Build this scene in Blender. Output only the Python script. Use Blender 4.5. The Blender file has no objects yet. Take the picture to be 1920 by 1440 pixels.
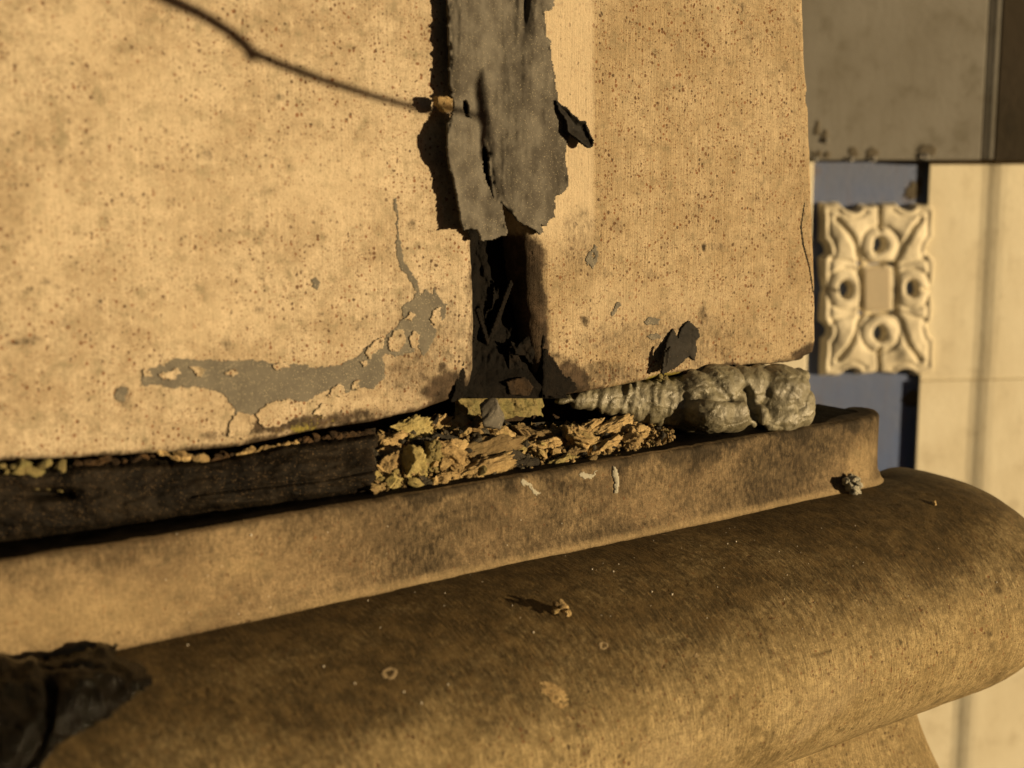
import bpy, bmesh, math, random
import numpy as np
from mathutils import Vector
from mathutils.bvhtree import BVHTree
from math import radians, sin, cos, pi
random.seed(7); RNG = np.random.default_rng(7)
scene = bpy.context.scene
COL = scene.collection

# ------------------------------------------------------------------ camera, sky, sun
F = 2637.0; PITCH = radians(9.26)
cam_d = bpy.data.cameras.new('camera'); cam = bpy.data.objects.new('camera', cam_d); COL.objects.link(cam)
cam.location = (0, 0, 1.5); cam.rotation_euler = (radians(90) - PITCH, 0, 0)
cam_d.sensor_width = 36; cam_d.lens = 36 * F / 1920
cam_d.clip_start = 0.02; cam_d.clip_end = 60
cam_d.dof.use_dof = True; cam_d.dof.focus_distance = 0.53; cam_d.dof.aperture_fstop = 11.0
scene.camera = cam

SUN_ANG = radians(36); SUN_EL = radians(1.2)
U = np.array([.8, .6, 0.]); N = np.array([.6, -.8, 0.]); Z = np.array([0, 0, 1.])
sh = cos(SUN_ANG) * N + sin(SUN_ANG) * U
S = sh * cos(SUN_EL) + Z * sin(SUN_EL)          # direction towards the sun
world = bpy.data.worlds.new('World'); scene.world = world; world.use_nodes = True
wn = world.node_tree
sky = wn.nodes.new('ShaderNodeTexSky'); sky.sky_type = 'NISHITA'; sky.sun_disc = False
sky.sun_elevation = SUN_EL; sky.sun_rotation = math.atan2(S[0], S[1])
wn.links.new(sky.outputs[0], wn.nodes['Background'].inputs[0]); wn.nodes['Background'].inputs[1].default_value = 0.05
sd = bpy.data.lights.new('sun', 'SUN'); sd.energy = 5.0; sd.angle = radians(0.5); sd.color = (1.0, 0.74, 0.40)
sun = bpy.data.objects.new('sun', sd); COL.objects.link(sun); sun.location = (1, -.5, 2)
sun.rotation_euler = Vector(S).to_track_quat('Z', 'Y').to_euler()
vs = scene.view_settings; vs.view_transform = 'Standard'; vs.look = 'None'; vs.gamma = 1; vs.use_curve_mapping = False
vs.exposure = 0.40

# ------------------------------------------------------------------ geometry helpers
C0 = np.array([0, 0, 1.5])
FW = np.array([0, cos(PITCH), -sin(PITCH)]); UPV = np.array([0, sin(PITCH), cos(PITCH)]); RT = np.array([1., 0, 0])
def rays(px, py):
    px = np.asarray(px, float); py = np.asarray(py, float)
    return FW + RT * ((px - 960) / F)[..., None] - UPV * ((py - 720) / F)[..., None]
def bp(px, py, off=0.):
    """point of the wall plane (moved off metres towards the viewer) seen at a photo position"""
    d = rays(px, py); t = (-.4 + off) / (d @ N)
    return C0 + d * np.asarray(t)[..., None]
NB = np.array([.17, -.985, 0]); NB /= np.linalg.norm(NB); UB = np.array([.985, .17, 0]); UB /= np.linalg.norm(UB)
PB = np.array([.3, 1.0, 1.5])
def bb(px, py, off=0.):
    d = rays(px, py); t = ((PB - C0) @ NB + off) / (d @ NB)
    return C0 + d * np.asarray(t)[..., None]

def _h(ix, iy, iz, s):
    h = (ix * 374761393 + iy * 668265263 + iz * 2147483647 + s * 974634777) & 0xffffffff
    h = ((h ^ (h >> 13)) * 1274126177) & 0xffffffff
    return ((h ^ (h >> 16)) & 0xffffff) / float(0xffffff) * 2 - 1
def vnoise(x, y, z=0., s=0):
    x, y, z = np.broadcast_arrays(np.asarray(x, float), np.asarray(y, float), np.asarray(z, float))
    xi = np.floor(x).astype(np.int64); yi = np.floor(y).astype(np.int64); zi = np.floor(z).astype(np.int64)
    fx = x - xi; fy = y - yi; fz = z - zi
    fx = fx * fx * (3 - 2 * fx); fy = fy * fy * (3 - 2 * fy); fz = fz * fz * (3 - 2 * fz)
    r = 0
    for a in (0, 1):
        for b in (0, 1):
            for c in (0, 1):
                w = (fx if a else 1 - fx) * (fy if b else 1 - fy) * (fz if c else 1 - fz)
                r = r + w * _h(xi + a, yi + b, zi + c, s)
    return r
def fbm(x, y, z=0., o=4, s=0, g=.5):
    r = 0; a = 1; f = 1; t = 0
    for k in range(o):
        r = r + a * vnoise(np.asarray(x) * f, np.asarray(y) * f, np.asarray(z) * f, s + k); t += a; a *= g; f *= 2.03
    return r / t
def sm(a, b, x):
    t = np.clip((x - a) / (b - a), 0, 1); return t * t * (3 - 2 * t)

def tag(o, label=None, cat=None, group=None, kind=None):
    if label: o['label'] = label
    if cat: o['category'] = cat
    if group: o['group'] = group
    if kind: o['kind'] = kind
    return o
def empty(name, loc, label, cat, group=None, kind=None):
    o = bpy.data.objects.new(name, None); COL.objects.link(o); o.location = loc; o.empty_display_size = .01
    return tag(o, label, cat, group, kind)
def root_of(parent):
    L = np.zeros(3)
    while parent is not None:
        L = L + np.array(parent.location); parent = parent.parent
    return L
def make(name, V, Fs, mat, parent=None, uv=None, attrs=None, smooth=True, base=None, kind=None):
    V = np.asarray(V, float)
    if parent is not None: org = root_of(parent); loc = None
    else: org = V.mean(0) if base is None else np.array(base, float); loc = org
    me = bpy.data.meshes.new(name)
    me.from_pydata((V - org).tolist(), [], [tuple(int(i) for i in f) for f in Fs])
    if uv is not None:
        ul = me.uv_layers.new(name='UVMap')
        li = np.empty(len(me.loops), np.int32); me.loops.foreach_get('vertex_index', li)
        ul.data.foreach_set('uv', np.asarray(uv, np.float32)[li].ravel())
    for k, a in (attrs or {}).items():
        at = me.attributes.new(k, 'FLOAT', 'POINT'); at.data.foreach_set('value', np.asarray(a, np.float32).ravel())
    if smooth: me.polygons.foreach_set('use_smooth', np.ones(len(me.polygons), bool))
    me.materials.append(mat); me.update()
    o = bpy.data.objects.new(name, me); COL.objects.link(o)
    if parent is not None: o.parent = parent
    else: o.location = loc
    if kind: o['kind'] = kind
    return o
def grid(name, G, mat, parent=None, uv=None, attrs=None, **k):
    ny, nx = G.shape[:2]; idx = np.arange(ny * nx).reshape(ny, nx)
    Fs = np.stack([idx[:-1, :-1], idx[1:, :-1], idx[1:, 1:], idx[:-1, 1:]], -1).reshape(-1, 4)
    return make(name, G.reshape(-1, 3), Fs, mat, parent, None if uv is None else uv.reshape(-1, 2), attrs, **k)
def bvh_of(objs):
    V = []; Fs = []
    for o in objs:
        org = root_of(o); n0 = len(V)
        V += [tuple(np.array(v.co) + org) for v in o.data.vertices]
        Fs += [[i + n0 for i in p.vertices] for p in o.data.polygons]
    return BVHTree.FromPolygons(V, Fs)
def hit(b, px, py):
    d = rays(px, py); l, nn, i, t = b.ray_cast(Vector(C0), Vector(d / np.linalg.norm(d)))
    if l is None: return None, None
    nn = np.array(nn)
    if nn @ d > 0: nn = -nn
    return np.array(l), nn
def interp(pts):
    xs = [p[0] for p in pts]; ys = [p[1] for p in pts]
    return lambda t: np.interp(t, xs, ys)
def inside(px, py, loops):
    r = np.zeros(px.shape, bool)
    for L in loops:
        L = np.asarray(L, float); A = L; B = np.roll(L, -1, 0)
        for (x1, y1), (x2, y2) in zip(A, B):
            if y1 == y2: continue
            c = ((y1 > py) != (y2 > py)) & (px < (x2 - x1) * (py - y1) / (y2 - y1) + x1)
            r ^= c
    return r
def edge_dist(px, py, loops):
    d = np.full(px.shape, 1e9)
    for L in loops:
        L = np.asarray(L, float); B = np.roll(L, -1, 0)
        for a, b in zip(L, B):
            ab = b - a; q = ab @ ab + 1e-9
            t = np.clip(((px - a[0]) * ab[0] + (py - a[1]) * ab[1]) / q, 0, 1)
            d = np.minimum(d, np.hypot(px - a[0] - t * ab[0], py - a[1] - t * ab[1]))
    return d
def sheet(name, loops, cell, place, mat, parent=None, rag=3., rs=14., thick=.0004, seed=0, attrs=None, base=None):
    """ragged sheet with real thickness: outline loops (even-odd, so holes work), place(px,py,dist)->points,normals"""
    A = np.concatenate([np.asarray(l, float) for l in loops]); x0, y0 = A.min(0) - 2 * cell; x1, y1 = A.max(0) + 2 * cell
    nx = int((x1 - x0) / cell) + 1; ny = int((y1 - y0) / cell) + 1
    X, Y = np.meshgrid(x0 + cell * np.arange(nx), y0 + cell * np.arange(ny))
    def warp(X, Y):
        return (X + rag * fbm(X / rs, Y / rs, seed + .3, 3, seed) + .28 * rag * vnoise(X / 4., Y / 4., seed + 3.3),
                Y + rag * fbm(X / rs, Y / rs, seed + 9.7, 3, seed + 5) + .28 * rag * vnoise(X / 4., Y / 4., seed + 5.3))
    Xc, Yc = warp(X[:-1, :-1] + cell / 2, Y[:-1, :-1] + cell / 2)
    m = inside(Xc, Yc, loops)
    wx, wy = warp(X, Y); D = edge_dist(wx, wy, loops)
    Pt, Nn, ok = place(X, Y, D)
    okc = ok[:-1, :-1] & ok[1:, :-1] & ok[1:, 1:] & ok[:-1, 1:]
    m &= okc
    if not m.any(): return None
    idx = np.arange(ny * nx).reshape(ny, nx)
    q = np.stack([idx[:-1, :-1], idx[1:, :-1], idx[1:, 1:], idx[:-1, 1:]], -1)[m]
    used = np.unique(q); remap = -np.ones(ny * nx, int); remap[used] = np.arange(len(used)); q = remap[q]
    top = Pt.reshape(-1, 3)[used]; nn = Nn.reshape(-1, 3)[used]; bot = top - nn * thick; k = len(used)
    ed = {}
    for f in q:
        for a, b in zip(f, np.roll(f, -1)):
            ed[(int(a), int(b))] = 1
    side = [(b, a, a + k, b + k) for (a, b) in ed if (b, a) not in ed]
    Fs = [tuple(f) for f in q] + [tuple(int(i) + k for i in f[::-1]) for f in q] + side
    V = np.concatenate([top, bot])
    uv = np.stack([V @ U, V @ Z], -1)
    return make(name, V, Fs, mat, parent, uv, attrs, base=base)
def blob(name, ells, voxel, mat, disp, parent=None, base=None, kind=None):
    """union of ellipsoids (centre, radii, rotation matrix) remeshed to one skin, then displaced"""
    bm = bmesh.new()
    for c, r, M in ells:
        g = bmesh.ops.create_icosphere(bm, subdivisions=3, radius=1)
        for v in g['verts']:
            p = np.array(v.co) * r; v.co = (M @ p) + c
    me = bpy.data.meshes.new('tmp'); bm.to_mesh(me); bm.free()
    o = bpy.data.objects.new('tmp', me); COL.objects.link(o)
    md = o.modifiers.new('r', 'REMESH'); md.mode = 'VOXEL'; md.voxel_size = voxel
    dg = bpy.context.evaluated_depsgraph_get(); dg.update(); m2 = o.evaluated_get(dg).to_mesh()
    n = len(m2.vertices); V = np.empty(n * 3); m2.vertices.foreach_get('co', V); V = V.reshape(-1, 3)
    nn = np.array([v.normal[:] for v in m2.vertices]); Fs = [tuple(p.vertices) for p in m2.polygons]
    bpy.data.objects.remove(o)
    # relax the union's creases a little
    A = [[] for _ in range(n)]
    for f in Fs:
        for a, b in zip(f, f[1:] + f[:1]): A[a].append(b)
    e = np.array([(a, b) for a in range(n) for b in A[a]])
    for _ in range(6):
        s_ = np.zeros_like(V); c_ = np.zeros(n); np.add.at(s_, e[:, 0], V[e[:, 1]]); np.add.at(c_, e[:, 0], 1)
        V = .5 * V + .5 * s_ / np.maximum(c_, 1)[:, None]
    V = V + nn * disp(V)[:, None]
    return make(name, V, Fs, mat, parent, base=base, kind=kind)
FR = np.stack([U, N, Z], 1)      # columns: along the wall, out of the wall, up
def rot_uz(a):                   # frame turned by a in the wall plane
    c, s = cos(a), sin(a); R = np.array([[c, 0, -s], [0, 1, 0], [s, 0, c]]); return FR @ R

# ------------------------------------------------------------------ materials
class NT:
    def __init__(s, name):
        s.m = bpy.data.materials.new(name); s.m.use_nodes = True; s.t = s.m.node_tree; s.b = s.t.nodes['Principled BSDF']
    def n(s, ty, **k):
        o = s.t.nodes.new(ty)
        for a, v in k.items(): setattr(o, a, v)
        return o
    def l(s, a, b): s.t.links.new(a, b)
    def val(s, i, v):
        if hasattr(v, 'links') or hasattr(v, 'is_linked'): s.l(v, i)
        else: i.default_value = v
    def math(s, op, a, b=0., c=None, clamp=False):
        o = s.n('ShaderNodeMath', operation=op, use_clamp=clamp); s.val(o.inputs[0], a); s.val(o.inputs[1], b)
        if c is not None: s.val(o.inputs[2], c)
        return o.outputs[0]
    def ramp(s, v, a, b, lo=0., hi=1.):
        o = s.n('ShaderNodeMapRange'); o.interpolation_type = 'SMOOTHSTEP'; s.val(o.inputs[0], v)
        for i, x in zip((1, 2, 3, 4), (a, b, lo, hi)): o.inputs[i].default_value = x
        return o.outputs[0]
    def mix(s, f, a, b, mode='MIX'):
        o = s.n('ShaderNodeMix', data_type='RGBA', blend_type=mode); s.val(o.inputs[0], f)
        for i, v in ((6, a), (7, b)):
            if isinstance(v, tuple): o.inputs[i].default_value = (*v[:3], 1)
            else: s.l(v, o.inputs[i])
        return o.outputs[2]
    def uv(s, sc=(1, 1, 1)):
        c = s.n('ShaderNodeUVMap') if True else None
        m = s.n('ShaderNodeMapping'); m.inputs['Scale'].default_value = sc; s.l(c.outputs[0], m.inputs[0]); return m.outputs[0]
    def ob(s, sc=(1, 1, 1)):
        c = s.n('ShaderNodeTexCoord'); m = s.n('ShaderNodeMapping'); m.inputs['Scale'].default_value = sc; s.l(c.outputs['Object'], m.inputs[0]); return m.outputs[0]
    def noise(s, vec, sc, det=4., rough=.55, dist=0.):
        o = s.n('ShaderNodeTexNoise'); s.l(vec, o.inputs['Vector']); o.inputs['Scale'].default_value = sc; o.inputs['Detail'].default_value = det
        o.inputs['Roughness'].default_value = rough; o.inputs['Distortion'].default_value = dist; return o.outputs[0]
    def vor(s, vec, sc, rnd=1., dims='3D'):
        o = s.n('ShaderNodeTexVoronoi', voronoi_dimensions=dims); s.l(vec, o.inputs['Vector']); o.inputs['Scale'].default_value = sc; o.inputs['Randomness'].default_value = rnd; return o
    def attr(s, name): return s.n('ShaderNodeAttribute', attribute_name=name).outputs['Fac']
    def bump(s, h, dist, st=1., prev=None):
        o = s.n('ShaderNodeBump'); s.l(h, o.inputs['Height']); o.inputs['Distance'].default_value = dist; o.inputs['Strength'].default_value = st
        if prev is not None: s.l(prev, o.inputs['Normal'])
        return o.outputs[0]
    def done(s, col, rough, nrm=None, spec=.3):
        s.val(s.b.inputs['Base Color'], col if not isinstance(col, tuple) else (*col, 1)); s.val(s.b.inputs['Roughness'], rough)
        s.b.inputs['Specular IOR Level'].default_value = spec
        if nrm is not None: s.l(nrm, s.b.inputs['Normal'])
        return s.m

def stone(name, c1, c2, grey, speck, sc1=430., thr=.30, streak=.3, grain=.4, mott=.5, rough=.85, spec=.10, dirt_shade_c=(.022, .015, .010), clean_lit_c=(.60, .50, .36), big=1., dmax=.95, dst=.2, sv=45.):
    t = NT(name); v = t.uv()
    wv = t.mix(.5, v, v)
    base = t.mix(t.ramp(t.noise(v, 34, 6, .65), .38, .62), c1, c2)
    base = t.mix(t.math('MULTIPLY', t.ramp(t.noise(v, 140, 5, .65), .5, .72), mott), base, grey)
    st = t.noise(t.uv((1500, sv, 1)), 1, 4, .65)
    base = t.mix(t.math('MULTIPLY', t.ramp(st, .40, .68), streak), base, tuple(x * .62 for x in c2))
    lt = t.noise(t.uv((900, sv * .8, 1)), 1, 4, .65)
    base = t.mix(t.math('MULTIPLY', t.ramp(lt, .56, .75), streak * .8), base, tuple(min(1, x * 1.25) for x in c1))
    g = t.noise(v, 2600, 3, .7)
    base = t.mix(t.math('MULTIPLY', t.ramp(g, .42, .70), grain * .55), base, tuple(x * .45 for x in c2))
    g2 = t.noise(v, 1500, 2, .6)
    base = t.mix(t.math('MULTIPLY', t.ramp(g2, .60, .78), grain * .5), base, tuple(min(1, x * 1.35) for x in c1))
    g3 = t.noise(v, 900, 5, .75)
    base = t.mix(t.math('MULTIPLY', t.ramp(g3, .47, .62), min(.6, .38 * grain)), base, tuple(x * .42 for x in c2))
    g4 = t.noise(v, 260, 6, .72)
    base = t.mix(t.math('MULTIPLY', t.ramp(g4, .50, .68), .45 * mott), base, grey)
    base = t.mix(t.math('MULTIPLY', t.ramp(g4, .50, .33), .40 * mott), base, tuple(min(1, x * 1.18) for x in c1))
    # dark firing specks: two sizes of dot, each cell its own radius
    masks = []
    for k, (sc, th, amt) in enumerate(((sc1, thr, .85), (sc1 * .42, thr * .55 * big, .9), (sc1 * 1.9, thr * 1.05, .6))):
        wob = t.n('ShaderNodeVectorMath', operation='ADD')
        nz = t.n('ShaderNodeTexNoise'); t.l(v, nz.inputs['Vector']); nz.inputs['Scale'].default_value = sc * 1.7
        sc_ = t.n('ShaderNodeVectorMath', operation='SCALE'); t.l(nz.outputs['Color'], sc_.inputs[0]); sc_.inputs['Scale'].default_value = .5 / sc
        t.l(v, wob.inputs[0]); t.l(sc_.outputs[0], wob.inputs[1])
        vo = t.vor(wob.outputs[0], sc, 1., '2D')
        sep = t.n('ShaderNodeSeparateColor'); t.l(vo.outputs['Color'], sep.inputs[0])
        rad = t.math('MULTIPLY', t.math('MULTIPLY', t.math('POWER', sep.outputs[0], (2.8, 5.5, 2.0)[k]), th * 1.15), t.ramp(t.noise(v, 85 + 40 * k, 3, .6), .34, .62, .35, 1.15))
        mk = t.ramp(t.math('SUBTRACT', rad, vo.outputs['Distance']), -.03, .10)
        masks.append(mk)
        sc_col = t.mix(sep.outputs[1], (.05, .03, .02), (.20, .085, .035))
        base = t.mix(t.math('MULTIPLY', mk, amt * speck), base, sc_col)
    # stains that sit on the stone, with some painted-in light and shade
    cl = t.attr('clean_lit'); base = t.mix(t.math('MULTIPLY', cl, .75), base, clean_lit_c)
    d = t.attr('dirt_shade'); dn = t.noise(t.uv((520, 300, 1)), 1, 6, .72)
    dm = t.math('ADD', t.math('MULTIPLY', d, 1.15), t.math('MULTIPLY', t.math('SUBTRACT', dn, .5), 1.3))
    dm = t.math('MULTIPLY', t.math('MULTIPLY', t.ramp(dm, .12, .85), t.ramp(d, 0., .12)), dmax)
    wst = t.noise(t.uv((1300, 110 + sv, 1)), 1, 5, .7)
    dcol = t.mix(t.ramp(t.noise(v, 120, 6, .7), .42, .64), dirt_shade_c, tuple(x * 3.2 for x in dirt_shade_c))
    dcol = t.mix(t.math('MULTIPLY', t.ramp(wst, .50, .68), dst), dcol, tuple(x * 5.5 for x in dirt_shade_c))
    base = t.mix(dm, base, dcol)
    mo = t.attr('moss'); mm = t.math('MULTIPLY', t.ramp(t.math('ADD', mo, t.math('SUBTRACT', t.noise(v, 700, 4, .7), .5)), .35, .6), 1.)
    base = t.mix(mm, base, t.mix(t.noise(v, 1200, 3), (.16, .17, .03), (.30, .22, .07)))
    b1 = t.bump(g3, .00040, min(1, grain), t.bump(g, .00025, min(1, grain)))
    b2 = t.bump(st, .00040, min(1, streak * 1.3), b1)
    b3 = t.bump(t.noise(v, 420, 5, .7), .0006, .6, b2)
    b4 = t.bump(t.math('SUBTRACT', 1., masks[1]), .0004, .7, b3)
    r = t.math('SUBTRACT', rough, t.math('MULTIPLY', dm, .2))
    return t.done(base, r, b4, spec)

M_left = stone('terracotta_pale', (.57, .475, .345), (.41, .325, .22), (.25, .215, .14), 1., 620., .35, .32, .75, .9, big=.8)
M_right = stone('terracotta_streaked', (.51, .41, .275), (.39, .30, .185), (.21, .18, .115), 1., 620., .40, .6, .9, .7, big=.7)
M_slab = stone('terracotta_weathered', (.36, .27, .16), (.22, .16, .095), (.13, .105, .065), .6, 480., .26, .45, 1.5, .9, dirt_shade_c=(.020, .015, .009), clean_lit_c=(.52, .40, .22), dmax=.97, dst=.35, sv=110.)
M_torus = stone('terracotta_stained', (.51, .40, .215), (.34, .255, .125), (.12, .09, .045), .9, 520., .32, .95, 1.6, .95, dirt_shade_c=(.028, .0185, .0075), dmax=.90, dst=1., sv=95., rough=.75, spec=.14)

def rubbery(name, c1, c2, grit, rough=.6, sc=1., bumpd=.0005, gl=.25, spec=.4):
    t = NT(name); v = t.ob()
    b = t.mix(t.ramp(t.noise(v, 90 * sc, 5, .6), .35, .65), c1, c2)
    vo = t.vor(v, 2300); sep = t.n('ShaderNodeSeparateColor'); t.l(vo.outputs['Color'], sep.inputs[0])
    mk = t.math('MULTIPLY', t.ramp(sep.outputs[0], 1 - gl, 1.), t.ramp(vo.outputs['Distance'], .5, .2))
    b = t.mix(t.math('MULTIPLY', mk, .8), b, grit)
    n1 = t.noise(v, 260 * sc, 6, .7); n2 = t.noise(v, 1800, 3, .7)
    r = t.math('ADD', rough, t.math('MULTIPLY', t.math('SUBTRACT', n1, .5), .5))
    return t.done(b, r, t.bump(n2, .0002, .7, t.bump(n1, bumpd, .7)), spec)
M_seal = rubbery('grey_sealant', (.062, .056, .048), (.125, .116, .10), (.34, .30, .22), .85, gl=.26, bumpd=.0006, spec=.12)
M_res = rubbery('grey_residue', (.115, .105, .088), (.15, .137, .112), (.45, .40, .28), .9, gl=.34, bumpd=.0003, spec=.12)
M_tar = rubbery('black_tar', (.005, .0042, .0035), (.018, .014, .010), (.18, .12, .065), .7, gl=.22, bumpd=.0008, spec=.07)
M_flake = rubbery('black_flake', (.010, .009, .008), (.022, .019, .016), (.12, .09, .05), .7, gl=.06, spec=.15)
M_gloss = rubbery('glossy_tar', (.0025, .0025, .002), (.006, .005, .004), (.03, .025, .018), .12, gl=.02, bumpd=.0014, spec=.12)
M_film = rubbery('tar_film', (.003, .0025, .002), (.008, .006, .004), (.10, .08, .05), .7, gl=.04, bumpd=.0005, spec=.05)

def crumbly(name, c1, c2, dark, green, rough=.75, spec=.35, br=1.):
    t = NT(name); v = t.ob()
    info = t.n('ShaderNodeObjectInfo')
    off = t.n('ShaderNodeVectorMath', operation='ADD'); t.l(v, off.inputs[0]); t.l(info.outputs['Random'], off.inputs[1]); v = off.outputs[0]
    b = t.mix(t.ramp(t.noise(v, 220, 5, .65), .35, .65), c1, c2)
    b = t.mix(t.math('MULTIPLY', t.ramp(t.noise(v, 130, 4, .6), .52, .68), green), b, (.17, .155, .05))
    b = t.mix(t.math('MULTIPLY', t.ramp(t.noise(v, 420, 5, .7), .53, .70), .75), b, dark)
    b = t.mix(t.ramp(t.noise(v, 1500, 3, .7), .55, .75, 0, .5), b, tuple(min(1, x * 1.4) for x in c1))
    b = t.mix(t.ramp(info.outputs['Random'], .25, 1., 0., .75), b, tuple(x * .35 for x in c2))
    n1 = t.noise(v, 600, 6, .75); n2 = t.noise(v, 2200, 2, .7)
    return t.done(b, rough, t.bump(n2, .0002, .8, t.bump(n1, .0012 * br, .9)), spec)
M_chunk = crumbly('old_mortar', (.50, .365, .175), (.30, .205, .09), (.03, .019, .009), .40)
M_chunk_g = crumbly('mossy_mortar', (.42, .35, .15), (.30, .24, .09), (.05, .045, .015), .8)
M_chunk_d = crumbly('tarred_mortar', (.07, .06, .04), (.03, .024, .016), (.012, .010, .007), .1, .7, .3)
M_moss = crumbly('moss', (.15, .135, .05), (.24, .19, .08), (.02, .022, .008), .6)
M_rust = crumbly('rusty_dirt', (.085, .048, .02), (.035, .022, .012), (.015, .011, .007), .0, .8, .2)

t = NT('fresh_mortar'); v = t.ob()
cc = t.mix(t.ramp(t.noise(v, 120, 5, .6), .35, .7), (.120, .108, .070), (.185, .170, .114))
cc = t.mix(t.ramp(t.noise(v, 900, 4, .7), .55, .75, 0, .45), cc, (.12, .115, .085))
n1 = t.noise(v, 260, 5, .65); n2 = t.noise(v, 1100, 4, .7)
M_mortar = t.done(cc, t.ramp(t.noise(v, 300, 4, .6), .42, .60, .30, .70), t.bump(n2, .00035, .8, t.bump(n1, .0012, .7)), .7)
t = NT('dried_mortar'); v = t.ob()
M_dry = t.done(t.mix(t.noise(v, 300, 5), (.30, .29, .24), (.42, .40, .33)), .85, t.bump(t.noise(v, 900, 5, .75), .0008, .8))

M_joint = crumbly('tarry_joint', (.012, .0085, .006), (.005, .004, .0032), (.002, .002, .0015), .0, .75, .12)
def painted(name, c1, c2, blot, bl=.4, rough=.7, sc=1., bumpd=.0005, spec=.25):
    t = NT(name); v = t.ob()
    b = t.mix(t.ramp(t.noise(v, 14 * sc, 5, .6), .35, .65), c1, c2)
    b = t.mix(t.math('MULTIPLY', t.ramp(t.noise(v, 55 * sc, 5, .65), .52, .74), bl), b, blot)
    b = t.mix(t.math('MULTIPLY', t.ramp(t.noise(t.ob((500, 500, 25)), 1, 3, .6), .5, .75), bl * .35), b, blot)
    n1 = t.noise(v, 220, 5, .65)
    return t.done(b, rough, t.bump(n1, bumpd, .5, t.bump(t.noise(v, 1100, 3, .7), .0003, .5)), spec)
M_cream = painted('cream_stone', (.74, .69, .55), (.66, .60, .46), (.44, .38, .27), .45)
M_ros = painted('cream_carved_stone', (.72, .66, .52), (.62, .56, .43), (.34, .30, .22), .55)
M_boss = painted('grey_cream_stone', (.50, .43, .32), (.42, .37, .28), (.30, .28, .23), .5)
M_grey = painted('grey_stone', (.19, .182, .165), (.155, .145, .125), (.11, .10, .075), .7)
M_grey_shade = painted('shaded_grey_stone', (.13, .105, .075), (.11, .09, .062), (.07, .06, .045), .6)  # darker copy of the grey: shade painted on the face turned from the sun
M_blue = painted('blue_paint', (.075, .125, .30), (.115, .145, .25), (.13, .09, .07), .65, .45, .6, spec=.4)
t = NT('water'); t.b.inputs['Transmission Weight'].default_value = .8; t.b.inputs['IOR'].default_value = 1.33
M_water = t.done((.8, .8, .8), .03, None, .5)
t = NT('pale_ring'); M_ring = t.done((.25, .19, .11), .8)
t = NT('white_grit'); M_white = t.done((.75, .70, .60), .6)
t = NT('dry_bark'); M_bark = t.done((.08, .055, .03), .8, t.bump(t.noise(t.ob(), 900, 4), .0004, .6))

# ------------------------------------------------------------------ pedestal: two upper blocks, ledge slab, torus, plinth
def wall_disp(u, z):
    """shared unevenness of the upper blocks' faces (metres out of the wall)"""
    return .00028 * fbm(u * 38, z * 38, 1.7, 3, 3) + .00010 * fbm(u * 190, z * 190, 4.1, 3, 9)
base_pt = bp(600, 1440, 0.) * np.array([1, 1, 0]) + np.array([0, 0, 1.2])
ped = empty('pedestal', tuple(base_pt), 'weathered buff terracotta pedestal with two speckled blocks above a ledge and fat rounded moulding', 'pedestal')

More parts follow.
